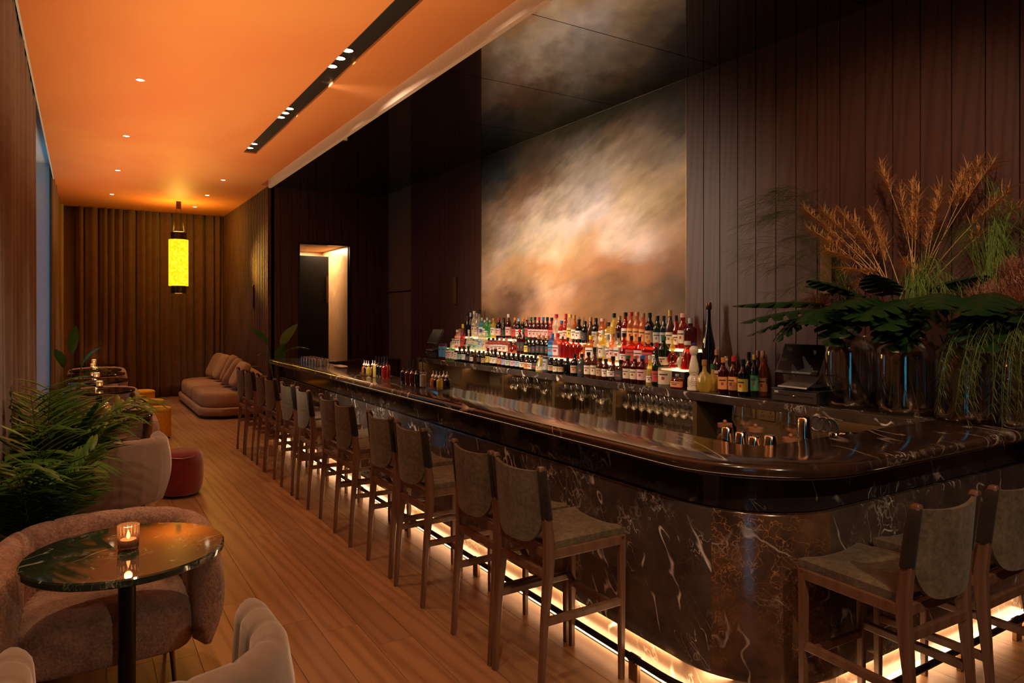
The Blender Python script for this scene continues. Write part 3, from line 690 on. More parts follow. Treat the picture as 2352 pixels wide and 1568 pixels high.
# ------------------------------------------------------------ bar stools
def make_stool():
    """sits facing +X: posts at x=0, front legs at x=.43, seat 0.73 m high"""
    t = thing('bar_stool', '', 'bar stool')
    hw = .194
    for s in (-1, 1):
        y = s*hw
        prof = [(-.035, 0, .012, .015), (-.012, .35, .015, .017), (.012, .62, .024, .019), (.014, .70, .024, .019), (-.005, .86, .019, .017), (-.03, 1.045, .017, .017), (-.031, 1.052, .013, .013)]
        m = MB(); m.loft([[(x+a*dx, y+b*dy, z) for dx, dy in ((-1, -.7), (-.7, -1), (.7, -1), (1, -.7), (1, .7), (.7, 1), (-.7, 1), (-1, .7))] for x, z, a, b in prof])
        obj('rear_leg', m, 'stoolwood', t)
        m = MB(); m.loft([[(.43+a*dx, y+b*dy, z) for dx, dy in ((-1, -.7), (-.7, -1), (.7, -1), (1, -.7), (1, .7), (.7, 1), (-.7, 1), (-1, .7))] for z, a, b in ((0, .013, .013), (.35, .016, .015), (.665, .018, .017), (.68, .018, .017))])
        obj('front_leg', m, 'stoolwood', t)
        m = MB(); m.box(-.01, .425, y-.014, y+.014, .352, .384); obj('side_stretcher', m, 'stoolwood', t, smooth=False, bevel=.004)
    m = MB()
    for s in (-1, 1):
        y = s*hw; m.box(.0, .44, y-.017, y+.017, .640, .682)
    m.box(.0, .03, -hw, hw, .64, .68); m.box(.415, .446, -hw, hw, .64, .68); obj('seat_frame', m, 'stoolwood', t, smooth=False, bevel=.005)
    m = MB(); m.box(-.012, .010, -hw+.015, hw-.015, .555, .592); obj('rear_stretcher', m, 'stoolwood', t, smooth=False, bevel=.004)
    m = MB(); m.box(.419, .441, -hw+.012, hw-.012, .312, .344); obj('front_stretcher', m, 'stoolwood', t, smooth=False, bevel=.004)
    # saddle seat
    m = MB(); n = 16; rings = []
    def top(x, y):
        u = (x-.23)/.225; v = y/.20
        return .728-.016*(1-v*v)*(1-.3*u)+.012*max(0, abs(v))**3-.028*(max(abs(u), abs(v))**10)
    for i in range(n+1):
        x = .028+(.425)*i/n
        rings.append([(x, -.198+.396*j/n, top(x, -.198+.396*j/n)) for j in range(n+1)])
    bottom = [[(lerp(.23, r[0], .99), r[1]*.99, .683) for r in ring] for ring in rings]
    b = 0
    m.loft(rings, closed=False); k = n+1
    base = len(m.v); m.loft(bottom, closed=False)
    per = [(0, j) for j in range(k)]+[(i, n) for i in range(1, k)]+[(n, j) for j in range(n-1, -1, -1)]+[(i, 0) for i in range(n-1, 0, -1)]
    for a, c in zip(per, per[1:]+per[:1]): m.face(a[0]*k+a[1], c[0]*k+c[1], base+c[0]*k+c[1], base+a[0]*k+a[1])
    obj('seat', m, 'suede', t, ang=60)
    # sling back: sleeves around the posts and a curved panel, lower edge rounded
    m = MB(); ny, nz = 22, 14; th_ = .014
    def bx(y, z): return -.018-.052*(1-(y/hw)**2)*(.75+.25*(1.04-z)/.3)-.09*(z-.86)
    F, B = [], []
    for i in range(ny+1):
        y = lerp(-hw+.008, hw-.008, i/ny); v = abs(y/hw); z0 = .70+.13*v**5; z1 = 1.035-.012*(1-v*v)
        F.append([(bx(y, lerp(z0, z1, j/nz))+th_, y, lerp(z0, z1, j/nz)) for j in range(nz+1)]); B.append([(bx(y, lerp(z0, z1, j/nz))-.004, y, lerp(z0, z1, j/nz)) for j in range(nz+1)])
    m.loft(F, closed=False); base = len(m.v); m.loft(B, closed=False); k = nz+1
    per = [(0, j) for j in range(k)]+[(i, nz) for i in range(1, ny+1)]+[(ny, j) for j in range(nz-1, -1, -1)]+[(i, 0) for i in range(ny-1, 0, -1)]
    for a, c in zip(per, per[1:]+per[:1]): m.face(a[0]*k+a[1], c[0]*k+c[1], base+c[0]*k+c[1], base+a[0]*k+a[1])
    obj('backrest', m, 'suede', t, ang=60)
    for s in (-1, 1):
        y = s*hw; m = MB()
        m.loft([[(x+a*cos(q), y+b*sin(q), z) for q in [2*pi*k/16 for k in range(16)]] for x, z, a, b in ((.004, .818, .025, .022), (.002, .825, .027, .024), (-.013, .94, .026, .024), (-.027, 1.033, .023, .022), (-.028, 1.038, .020, .019))])
        obj('sleeve', m, 'suededark', t)
    return t
stool = make_stool()
SY = [2.69, 3.125, 3.91, 4.44, 5.16, 5.60, 6.31, 6.87, 7.62, 8.05, 8.71, 9.16]
for i, y in enumerate(SY):
    lb = 'olive suede bar stool in the left run, %s from the rounded corner' % ('nearest' if i == 0 else ORD(i)) if i < 11 else 'olive suede bar stool at the far end of the left run'
    jit = R.uniform(-1.2, 1.2)
    if i == 0: stool.location = (1.735, y, 0); stool['label'] = lb; stool['group'] = 'bar stools along the counter'
    else: dup(stool, (1.735+R.uniform(-.012, .012), y, 0), radians(jit), lb, group='bar stools along the counter')
dup(stool, (2.69, 1.333, 0), radians(88), 'olive suede bar stool at the right arm of the bar, fully visible', group='bar stools along the counter')
dup(stool, (3.22, 1.325, 0), radians(90), 'olive suede bar stool cut by the right edge of the photo', group='bar stools along the counter')

# ------------------------------------------------------------ lounge tables and candles
def make_table(r, mt_, lab, loc):
    t = thing('lounge_table', lab, 'table', loc, 0, 'round marble lounge tables')
    m = MB(); m.lathe([(r-.006, .708), (r, .714), (r, .734), (r-.006, .740)], 72); obj('tabletop', m, mt_, t)
    m = MB(); m.lathe([(.033, .02), (.033, .700)], 24); obj('pedestal', m, 'blackmetal', t)
    m = MB(); m.lathe([(.10, .700), (.10, .708)], 24); obj('mounting_plate', m, 'blackmetal', t)
    m = MB(); m.lathe([(.22, 0), (.22, .012), (.20, .018), (.05, .024)], 40); obj('base', m, 'blackmetal', t)
    return t
TB = [(.16, 3.30, .375), (.20, 7.75, .40), (.19, 10.40, .41), (.20, 12.0, .41), (.21, 13.35, .41), (.21, 14.30, .40), (.22, 15.72, .34)]
tl = ['round green marble table in the foreground with a lit candle', 'round brown-black table beyond the grey velvet armchair', 'third table away, dark glossy top before the mustard poufs', 'fourth table away from the viewer, dark glossy round top',
      'fifth table away from the viewer, dark glossy round top', 'sixth table away, small dark top near far curtain', 'farthest dark round table at the far curtain']
for (x, y, r), lb, i in zip(TB, tl, range(9)): make_table(r, 'table' if i == 0 else 'tablebrown', lb, (x, y, 0))
def make_votive():
    t = thing('votive_candle', '', 'candle', (0, 0, 0), 0, 'lit votive candles on the lounge tables')
    m = MB(); n = 40
    rings = []
    for r0, z in ((.034, .0), (.038, .006), (.040, .05), (.041, .10), (.039, .10), (.037, .05), (.035, .012), (.001, .010)):
        rings.append([((r0+.0012*(1 if k % 2 else -1)*(r0 > .03))*cos(2*pi*k/n) if 1 else 0, (r0+.0012*(1 if k % 2 else -1)*(r0 > .03))*sin(2*pi*k/n), z) for k in range(n)])
    m.loft(rings); obj('holder', m, 'amber_glass', t)
    m = MB(); m.lathe([(.031, .012), (.031, .040), (.004, .038)], 24); obj('wax', m, 'plasterwax', t)
    m = MB(); m.lathe([(.001, .040), (.0075, .050), (.006, .062), (.001, .078)], 12); obj('flame', m, 'flame', t)
    return t
MT['plasterwax'] = plain('candle_wax', (.7, .55, .4), .5)
vt = make_votive()
VP = [(.165, 3.30), (.19, 7.95), (.20, 10.62), (.19, 12.15), (.19, 13.45), (.17, 14.35), (.20, 15.72)]
vt.location = (*VP[0], .741); vt['label'] = 'lit ribbed glass candle on the foreground green marble table'
for i, p in enumerate(VP[1:]): dup(vt, (*p, .741), label='lit glass candle on the %s lounge table from the viewer' % ORD(i+1))
for i, p in enumerate(VP): light('POINT', 'candle_light', (*p, .85), 1.1 if i == 0 else .8, (1, .5, .18), .015)

# ------------------------------------------------------------ barrel armchairs
def make_armchair(mt_, name, lab, loc, rz, w=.76, d=.66, channels=15, smoothback=0, tall=False):
    """opens toward +X; shell wraps round the back"""
    t = thing(name, lab, 'armchair', loc, rz, 'barrel armchairs at the lounge tables')
    hw = w/2; th_ = .115; rb = hw*.80
    # centre line of the shell from one arm front round the back to the other
    path = []; xa = d*.52; n = 90
    xs = -d*.5+rb
    segs = [('l', xa-xs), ('a', rb*pi/2), ('l', 2*(hw-rb)), ('a', rb*pi/2), ('l', xa-xs)]; tot = sum(q for _, q in segs)
    def P(s):
        for i, (k, ln) in enumerate(segs):
            if s <= ln or i == 4:
                if i == 0: return Vector((xa-s, hw, 0)), Vector((0, 1, 0))
                if i == 1: a = pi/2+s/rb; return Vector((xs+rb*cos(a), hw-rb+rb*sin(a), 0)), Vector((cos(a), sin(a), 0))
                if i == 2: return Vector((-d*.5, hw-rb-s, 0)), Vector((-1, 0, 0))
                if i == 3: a = pi+s/rb; return Vector((xs+rb*cos(a), -hw+rb+rb*sin(a), 0)), Vector((cos(a), sin(a), 0))
                return Vector((xs+s, -hw, 0)), Vector((0, -1, 0))
            s -= ln
    N_ = channels*8; rings = []
    for i in range(N_+1):
        u = i/N_; p, nn = P(tot*u)
        ch = abs(sin(pi*u*channels))**.3; endf = min(1, min(u, 1-u)*14); ef = math.sqrt(max(0, 1-(1-endf)**2))
        thk = th_*(.30+.70*ef); top = (.705+.035*sin(pi*u)-.02*(1-ef)) if tall else (.672+.062*sin(pi*u)**.7-.03*(1-ef))
        top += .007*(ch-1); bot = .22+.04*(1-ef)
        inn = thk*.56*(1-.16*(1-ch)); out = thk*.46+.006*(1-ch)*(smoothback < 1)
        prof = []
        for k in range(10):                                   # outer side, from bottom to the roll
            z = lerp(bot, top-.06, k/9); bulge = .030*sin(pi*min(1, k/9*1.02))-.035*(1-k/9)**2
            prof.append((out+bulge, z))
        for k in range(1, 8):
            a = pi*k/8; prof.append((out*cos(a) if cos(a) > 0 else inn*cos(a), top-.06+.06*sin(a)))
        for k in range(10): z = lerp(top-.06, bot+.03, k/9); prof.append((-inn*(1+.15*sin(pi*k/9))+.006*(1-ch), z))
        prof.append((-.02, bot))
        rings.append([tuple(p+nn*o+Vector((0, 0, z))) for o, z in prof])
    m = MB(); m.loft(rings); obj('shell', m, mt_, t, ang=75)
    m = MB(); m.ell((.015, 0, .325), (d*.5-.04, hw-.05, .13), .30, .42, 44, 20); obj('seat_cushion', m, mt_, t, ang=80)
    for sx in (-1, 1):
        for sy in (-1, 1):
            m = MB(); x, y = sx*d*.30, sy*hw*.62
            m.tube([(x, y, .27), (x*1.12, y*1.08, 0)], .013, 10, r2=.008); obj('leg', m, 'bronze', t)
    return t
make_armchair('boucle', 'armchair', 'pink boucle barrel armchair behind the foreground green marble table', (.10, 3.69, 0), radians(-90), .78, .68, 13)
make_armchair('velvet', 'armchair', 'taupe velvet channelled armchair cut by the bottom edge of the photo', (.165, 2.33, 0), radians(90), .70, .60, 11, tall=True)
make_armchair('velvet', 'armchair', 'taupe velvet armchair beside the crimson pouf, seen from behind', (.20, 6.46, 0), radians(90), .72, .66, 15, tall=True)
make_armchair('boucle', 'armchair', 'brown-pink boucle armchair behind the second lounge table', (.22, 8.02, 0), radians(-90), .76, .66, 13)
make_armchair('velvet', 'armchair', 'taupe velvet armchair between the second and third lounge tables', (.22, 9.0, 0), radians(90), .74, .66, 15)
make_armchair('boucle', 'armchair', 'brown boucle armchair behind the third lounge table', (.23, 10.75, 0), radians(-90), .76, .66, 13)
make_armchair('boucle', 'armchair', 'small rose armchair with back to the far curtain', (.24, 14.92, 0), radians(-90), .82, .66, 13)

# poufs
def pouf(mt_, name, lab, loc, r, h, foot=True, grp=None, band=False):
    t = thing(name, lab, 'pouf', loc, 0, grp)
    m = MB()
    if band:
        m.lathe([(r*.985, .03), (r, .05), (r*1.0, h-.07), (r*.985, h-.052)], 48); obj('drum', m, mt_, t)
        m = MB(); m.lathe([(r*.985, h-.052), (r*1.01, h-.04), (r*1.01, h-.022), (r*.96, h-.005), (r*.8, h+.004), (.01, h+.008)], 48); obj('top_cushion', m, mt_, t)
        m = MB(); m.lathe([(r*.9, 0), (r*.9, .03)], 40); obj('foot_ring', m, 'blackmetal', t)
    else:
        m.lathe([(r*.70, .012), (r*.86, .03), (r*.95, .09), (r*1.0, .20), (r*.99, h-.10), (r*.94, h-.04), (r*.82, h-.008), (r*.55, h+.006), (.01, h+.010)], 48); obj('drum', m, mt_, t)
        m = MB(); m.lathe([(r*.78, 0), (r*.78, .02)], 40); obj('foot_ring', m, 'blackmetal', t)
        m = MB(); m.tube([(-r*.55, -r*.80, h-.028), (-r*.5, -r*.86, h-.035), (0, -r*1.0, h-.045), (r*.42, -r*.90, h-.035), (r*.47, -r*.84, h-.028)], .006, 8); obj('handle', m, 'bronze', t)
    return t
pouf('red', 'pouf', 'crimson velvet pouf with a thin metal handle', (.80, 7.28, 0), .205, .42)
for (x, y), lb in zip(((.86, 10.75), (.86, 11.75), (.86, 13.3)), ('nearest of the three mustard velvet poufs', 'middle of the three mustard velvet poufs', 'farthest of the three mustard velvet poufs')):
    pouf('yellow', 'pouf', lb, (x, y, 0), .205, .43, grp='mustard velvet poufs', band=True)

# sofa
sf = thing('sofa', 'long tan curved sofa against the fluted timber wall', 'sofa', (-.03, 0, 0))
def outline(x0, x1, y0, y1, r, n=10, back=.04):
    P = []
    for (cx, cy, a0, rr) in ((x0+r, y0+r, pi, r), (x1-back, y0+back, 1.5*pi, back), (x1-back, y1-back, 0, back), (x0+r, y1-r, .5*pi, r)):
        for k in range(n+1): a = a0+pi/2*k/n; P.append((cx+rr*cos(a), cy+rr*sin(a)))
    return P
def slab(P, zs, c):
    return [[(lerp(c[0], x, s), lerp(c[1], y, s), z) for x, y in P] for z, s in zs]
P = outline(1.66, 2.60, 12.05, 15.55, .45); cc = (2.2, 13.8)
m = MB(); m.loft(slab(P, ((.05, .955), (.055, .985), (.10, 1), (.17, 1), (.185, .985)), cc)); obj('base', m, 'sofa', sf, ang=60)
m = MB(); m.loft(slab(P, ((0, .93), (.05, .93)), cc)); obj('plinth', m, 'black', sf)
ysg = [12.12, 13.55, 14.35, 15.45]
for k in range(3):
    a, b = ysg[k]+.012, ysg[k+1]-.012
    m = MB(); Q = []
    r0 = .42 if k == 0 else .05; r1 = .42 if k == 2 else .05
    for (cx, cy, a0, rr) in ((1.70+r0, a+r0, pi, r0), (2.50, a+.05, 1.5*pi, .05), (2.50, b-.05, 0, .05), (1.70+r1, b-r1, .5*pi, r1)):
        for q in range(11): an = a0+pi/2*q/10; Q.append((cx+rr*cos(an), cy+rr*sin(an)))
    m.loft(slab(Q, ((.186, .965), (.20, .99), (.26, 1.0), (.36, .995), (.405, .97), (.425, .93), (.44, .80), (.447, .4), (.449, .02)), ((1.70+2.55)/2, (a+b)/2))); obj('seat_cushion', m, 'sofa', sf, ang=60)
m = MB(); rings = []
for k in range(25):
    y = lerp(11.98, 15.6, k/24); h = .60+.18*sin(pi*min(1, (k+4)/26))**.6; x0_ = 2.50
    rings.append([(2.48, y, .15), (2.46, y, h-.04), (2.49, y, h), (2.60, y, h), (2.62, y, h-.03), (2.62, y, .15)])
m.loft(rings); obj('backrest', m, 'sofa', sf, ang=50)
for i, (y, x, lean, yaw, s) in enumerate(((14.75, 2.27, 26, 12, .50), (14.15, 2.28, 24, 4, .50), (13.55, 2.30, 24, -8, .52), (12.95, 2.26, 30, -14, .50), (12.42, 2.28, 28, 4, .46))):
    t = MB(); M = Matrix.Translation((x, y, .45+s*.47)) @ Matrix.Rotation(radians(yaw), 4, 'Z') @ Matrix.Rotation(radians(-lean+40), 4, 'Y') if 0 else Matrix.Translation((x, y, .475+s*.48)) @ Matrix.Rotation(radians(yaw), 4, 'Z') @ Matrix.Rotation(radians(lean), 4, 'Y')
    t.ell((0, 0, 0), (.085, s*.5, s*.5), .5, .5, 32, 16, M)
    nm = ['farthest scatter cushion on the tan sofa', 'second scatter cushion from the far end of the sofa', 'middle plump scatter cushion leaning on the tan sofa', 'scatter cushion tilted forward right of the middle one', 'scatter cushion behind the farthest bar stools', 'nearest scatter cushion low at the near sofa end'][i]
    tag(obj('scatter_cushion', t, 'pillow', ang=80), nm, 'cushion', 'scatter cushions on the sofa')
# ------------------------------------------------------------ bottles
BODY = {'cl': ((.93, .90, .82), (.95, .85, .65), .30), 'gl': ((.95, .92, .80), (1, .93, .72), .55), 'gr': ((.25, .75, .30), (.15, .65, .2), .5), 'cy': ((.25, .75, .78), (.2, .7, .75), .5),
        'bk': ((.03, .022, .02), (.012, .009, .008), .6), 'am': ((.75, .36, .10), (.8, .33, .07), .5), 'rd': ((.78, .13, .08), (.55, .03, .02), .30), 'or': ((.95, .48, .18), (.9, .36, .10), .40),
        'ye': ((.95, .80, .30), (1, .78, .2), .5), 'pk': ((.95, .45, .38), (.9, .33, .26), .35), 'dr': ((.25, .02, .015), (.16, .012, .010), .5), 'br': ((.30, .10, .03), (.22, .07, .02), .5),
        'dg': ((.04, .10, .03), (.02, .05, .015), .6), 'bl': ((.15, .35, .8), (.1, .3, .7), .5), 'gy': ((.2, .2, .22), (.14, .13, .15), .9)}
for k, (a, b, tr) in BODY.items(): MT['b_'+k] = glass('bottle_'+k, a, .2, .04, tr, b)
CAPC = {'k': (.008, .008, .008), 'r': (.45, .02, .03), 'y': (.75, .50, .03), 'g': (.55, .33, .10), 'w': (.7, .62, .5), 'b': (.03, .12, .35), 'n': (.02, .13, .05), 'o': (.65, .22, .05), 't': (.38, .17, .08), 'p': (.75, .38, .34), 'c': (.60, .28, .16), 'l': (.25, .45, .65), 's': (.5, .5, .5)}
for k, c in CAPC.items(): MT['c_'+k] = plain('cap_'+k, c, .3, .6 if k in 'gcs' else 0, .1)
LABC = {'w': (.75, .66, .54), 'c': (.66, .54, .36), 'p': (.72, .42, .38), 'm': (.30, .55, .42), 'y': (.68, .50, .08), 'o': (.70, .30, .10), 'r': (.50, .05, .04), 'k': (.03, .027, .025), 'b': (.06, .28, .50), 'n': (.05, .22, .09), 'g': (.35, .34, .33),
        'v': (.36, .36, .52), 's': (.42, .52, .36), 'q': (.65, .42, .46), 'u': (.36, .50, .62), 't': (.42, .26, .12)}
for k, c in LABC.items(): MT['l_'+k] = plain('label_'+k, c, .6, 0, .12, 80)
MT['ink'] = plain('label_print', (.06, .03, .025), .6); MT['inkr'] = plain('label_print_red', (.35, .04, .03), .6)
NAMEC = {'cl': 'clear', 'gl': 'glowing clear', 'gr': 'green', 'cy': 'turquoise', 'bk': 'black', 'am': 'amber', 'rd': 'red', 'or': 'orange', 'ye': 'pale yellow', 'pk': 'pink', 'dr': 'dark red', 'br': 'brown', 'dg': 'dark green', 'bl': 'blue', 'gy': 'grey'}
CAPN = {'k': 'black', 'r': 'red', 'y': 'yellow', 'g': 'gold', 'w': 'white', 'b': 'blue', 'n': 'green', 'o': 'orange', 't': 'cork', 'p': 'pink', 'c': 'copper', 'l': 'light blue', 's': 'silver'}
LABN = {'w': 'white', 'c': 'cream', 'p': 'pink', 'm': 'mint', 'y': 'yellow', 'o': 'orange', 'r': 'red', 'k': 'black', 'b': 'blue', 'n': 'green', 'g': 'grey', 'v': 'lavender', 's': 'sage', 'q': 'rose', 'u': 'pale blue', 't': 'tan'}
SH = {  # profile, cap (r, z0, z1), label (z0, z1), squareness
 'wine': ([(.86, 0), (.98, .012), (1, .03), (1, .58), (.96, .63), (.78, .69), (.48, .755), (.37, .80), (.34, .86), (.36, .93)], (.42, .86, 1.0), (.14, .48), 0),
 'slim': ([(.86, 0), (1, .02), (1, .62), (.90, .68), (.52, .74), (.42, .79), (.42, .92)], (.50, .88, 1.0), (.16, .52), 0),
 'tall': ([(.86, 0), (1, .02), (1, .50), (.93, .58), (.62, .66), (.44, .74), (.38, .82), (.36, .94)], (.44, .84, 1.0), (.12, .42), 0),
 'square': ([(.92, 0), (1, .02), (1, .60), (.97, .65), (.70, .71), (.36, .74), (.33, .86)], (.46, .83, 1.0), (.10, .52), .75),
 'squat': ([(.88, 0), (1, .03), (1.02, .40), (.98, .58), (.74, .68), (.42, .73), (.38, .82)], (.55, .80, 1.0), (.16, .50), 0),
 'globe': ([(.55, 0), (.72, .02), (.95, .16), (1.02, .30), (.92, .46), (.60, .58), (.32, .64), (.26, .74), (.28, .84)], (.36, .82, 1.0), (.18, .40), 0),
 'bulb': ([(.80, 0), (.88, .02), (.86, .36), (1.0, .50), (1.02, .58), (.84, .68), (.42, .76), (.36, .80), (.36, .90)], (.46, .86, 1.0), (.08, .34), 0),
 'cone': ([(1, 0), (1.02, .04), (.95, .30), (.72, .58), (.42, .74), (.34, .82), (.36, .90)], (.48, .86, 1.0), (.10, .32), 0),
 'can': ([(.95, 0), (1, .015), (1, .95), (.9, .97)], (.94, .97, 1.0), (.16, .84), 0),
 'wide': ([(.92, 0), (1, .03), (1, .55), (.92, .66), (.60, .74), (.24, .78), (.22, .86)], (.32, .84, 1.0), (.12, .52), .55)}
SHM = {}
def shape_meshes(k):
    if k in SHM: return SHM[k]
    prof, cap, lab, sq = SH[k]
    out = []
    m = MB(); m.lathe(prof, 20, sq=sq); o = obj('body', m, 'b_cl', ang=50); out.append(o.data); bpy.data.objects.remove(o)
    m = MB(); r, z0, z1 = cap; m.lathe([(r*.94, z0), (r, z0+.008), (r, z1-.01), (r*.88, z1)], 16); o = obj('cap', m, 'c_k'); out.append(o.data); bpy.data.objects.remove(o)
    m = MB(); n = 14; z0, z1 = lab; rows = 9; e = 1-sq*.72; rings = []
    for j in range(rows+1):
        z = lerp(z0, z1, j/rows); row = []
        for i in range(n+1):
            a = pi+radians(-88+176*i/n); x, y = cos(a), sin(a)
            if sq: x = math.copysign(abs(x)**e, x); y = math.copysign(abs(y)**e, y)
            q = 1.03 if k != 'cone' else 1.03-.28*max(0, z-.04)
            if k == 'globe': q = 1.05
            if k == 'bulb': q = .91
            row.append((x*q, y*q, z))
        rings.append(row)
    m.loft(rings, closed=False)
    for idx, f in enumerate(m.f):
        j, i = idx//n, idx % n
        if j == 6 and 4 <= i <= 9: m.mi[idx] = 1
        if j in (3, 4) and 6 <= i <= 7: m.mi[idx] = 2
    o = obj('label', m, ['l_w', 'ink', 'inkr'], ang=60); out.append(o.data); bpy.data.objects.remove(o)
    SHM[k] = out; return out
def bottle(kind, body, cap, lab, loc, h, r, text, grp, name='bottle', cat='bottle', rz=None):
    t = thing(name, text, cat, loc, rz if rz is not None else radians(R.uniform(5, 32)), grp)
    meshes = shape_meshes(kind)
    deep = 1.0
    t.scale = (r*(.62 if kind == 'wide' else 1), r, h)
    for nm, me, mt_ in zip(('body', 'cap', 'label'), meshes, ('b_'+body, 'c_'+cap, 'l_'+lab)):
        if nm == 'label' and lab == '-': continue
        o = bpy.data.objects.new(nm, me); COL.objects.link(o); o.parent = t
        o.material_slots[0].link = 'OBJECT'; o.material_slots[0].material = MT[mt_]
    return t
TIERS = {'top': (4.515, 1.4155), 'middle': (4.365, 1.2555), 'front': (4.235, 1.1005)}
SPEC = {'top': '''1074 717 bk k - tall 40|1081 718 bk s - tall 36|1090 714 gl w c slim 42|1095 719 cl s w tall 36|1102 710 cl k g tall 42|1106 729 cy s w square 44|1114 735 gr w w slim 30|1119 729 gr s w bulb 42|1126 735 gr s - slim 36|1134 731 ye c w slim 42|1146 729 bk r p wine 42|1157 729 bk k k tall 40|1168 721 dr w p wine 40|1183 729 br o r wine 44|1192 731 bk l w wine 42|1202 732 bk o w wine 40|1211 728 dr c r slim 36|1220 728 dr n p wine 42|1229 728 dr k p wine 42|1238 728 dr r p wine 42|1248 728 dr b p wine 42|1257 728 dr k p wine 42|1268 729 rd k r wine 44|1277 721 cl r - bulb 48|1290 736 rd b w slim 38|1300 720 rd r p tall 40|1310 721 cl y y slim 42|1319 723 am g w wine 40|1330 733 bk k w slim 42|1344 737 bk k k wine 42|1357 728 br c - tall 40|1369 730 bk k g wine 44|1384 731 or p w slim 44|1399 740 ye k w square 40|1410 719 ye k w bulb 46|1423 725 dr g k wine 42|1437 717 rd k w slim 42|1451 716 or r o slim 46|1463 716 or c o slim 46|1477 719 or t o slim 44|1492 718 bk k t wine 48|1511 725 dg k g wine 46|1526 725 dg k g wine 42|1540 712 br g c tall 48|1552 724 rd k w tall 38|1567 719 rd p c slim 48|1586 730 dr s - square 46''',
'middle': '''1041 777 cl s c squat 42|1050 757 pk w w slim 36|1056 755 cl t w slim 36|1063 744 rd y r tall 36|1071 780 bk k g squat 32|1077 757 gl w w globe 42|1083 775 gl s m square 48|1094 778 gl s m squat 50|1105 757 gl b u slim 40|1114 768 gl w c slim 42|1123 776 pk k p square 38|1133 776 pk k w square 38|1142 775 pk k w square 38|1152 775 pk t w square 38|1163 776 pk g w square 42|1180 781 rd w - globe 50|1194 755 dr r k wine 40|1202 755 dr n k wine 40|1210 774 dg n y slim 34|1219 776 bk k k squat 36|1228 774 bk k k squat 36|1238 769 bk t k squat 36|1248 770 bk t k squat 36|1259 771 bk t k squat 36|1269 765 bl b b square 42|1281 765 pk r p square 46|1293 772 rd k - wide 40|1304 775 rd k - wide 46|1317 778 rd k - wide 46|1330 778 rd k - wide 44|1341 790 or o - globe 56|1358 770 am y w square 50|1372 763 cl g g bulb 40|1386 758 ye w c slim 50|1398 768 cl s w squat 40|1410 766 or t p slim 50|1421 764 cl k w square 46|1433 764 rd k w cone 56|1449 771 rd k r wide 66|1467 773 rd k p wide 62|1489 780 rd o r wide 66|1507 786 dr r w squat 40|1524 772 dg n c bulb 54|1579 783 rd w - cone 60''',
'front': '''1013 789 rd b b can 34|1021 789 rd b b can 34|1028 800 gr s p can 28|1035 799 gr s w can 28|1042 800 gr s w can 28|1048 805 dr k w can 28|1056 796 dg k m squat 34|1066 795 bk k w squat 34|1076 795 bk k k tall 40|1084 806 bk k w slim 30|1092 803 br g - slim 30|1101 805 bk k k slim 34|1111 806 dg k t wine 34|1121 799 dg k y slim 34|1130 802 bk k w slim 30|1138 801 bk k w squat 40|1148 806 dr k o slim 30|1159 808 bk k v slim 42|1169 810 bk k s slim 42|1180 811 bk k q slim 42|1191 812 bk k u slim 42|1202 815 bk k c slim 44|1212 816 br k o square 36|1221 817 bk k c square 36|1231 815 bk k k square 40|1242 815 ye t c cone 62|1255 818 gy s g can 40|1267 821 bk k t slim 40|1278 823 dg k c wine 38|1290 824 bk k t squat 40|1304 820 bk k - wine 42|1321 812 bk k t wine 48|1337 812 gy k k wine 48|1352 808 br k c wine 46|1366 797 br k c tall 42|1379 822 br k t slim 42|1392 824 dr k w slim 42|1410 818 br k w globe 70|1425 826 br k k square 52|1442 816 dr n c slim 50|1459 817 dr t c slim 48|1476 816 dr b p slim 50|1494 816 ye w w cone 40|1510 803 dg k r tall 48|1528 843 cl g c can 68|1552 872 rd s o wide 84'''}
for tier in ('top', 'middle', 'front'):
    X, zb = TIERS[tier]; items = [q.split() for q in SPEC[tier].split('|')]; prev = None; n = len(items)
    ys = [ray(float(q[0]), 780, 'x', X).y for q in items]
    # settle neighbours so that none touch
    rr = [int(q[6])/1000 for q in items]; ys = [y for y in ys]
    for it in range(60):
        for i in range(n-1):
            ov = rr[i]+rr[i+1]+.001-(ys[i]-ys[i+1])
            if ov > 0:
                if rr[i]+rr[i+1] > .05: rr[i] = max(.022, rr[i]*.985); rr[i+1] = max(.022, rr[i+1]*.985)
                ys[i] += ov*.25; ys[i+1] -= ov*.25
    for i, (px, ty, bd, cp, lb, kd, r_) in enumerate(items):
        h = ray(float(px), float(ty), 'x', X).z-zb
        pos = '%d%s from left' % (i+1, {1: 'st', 2: 'nd', 3: 'rd'}.get((i+1) % 10 if (i+1) not in (11, 12, 13) else 0, 'th'))
        what = '%s %s, %s cap' % (NAMEC[bd], 'can' if kd == 'can' and i < 6 else ('flask' if kd == 'wide' else 'bottle'), CAPN[cp])
        if lb != '-': what += ', %s label' % LABN[lb]
        rad = rr[i]/(.62 if 0 else 1); mx = {'top': .08, 'middle': .062, 'front': .058}[tier]
        bottle(kd, bd, cp, lb, (X, ys[i], zb), max(.12, h), min(rad, mx), '%s, %s display row, %s' % (what, tier, pos), 'bottles in the %s row of the display' % tier)
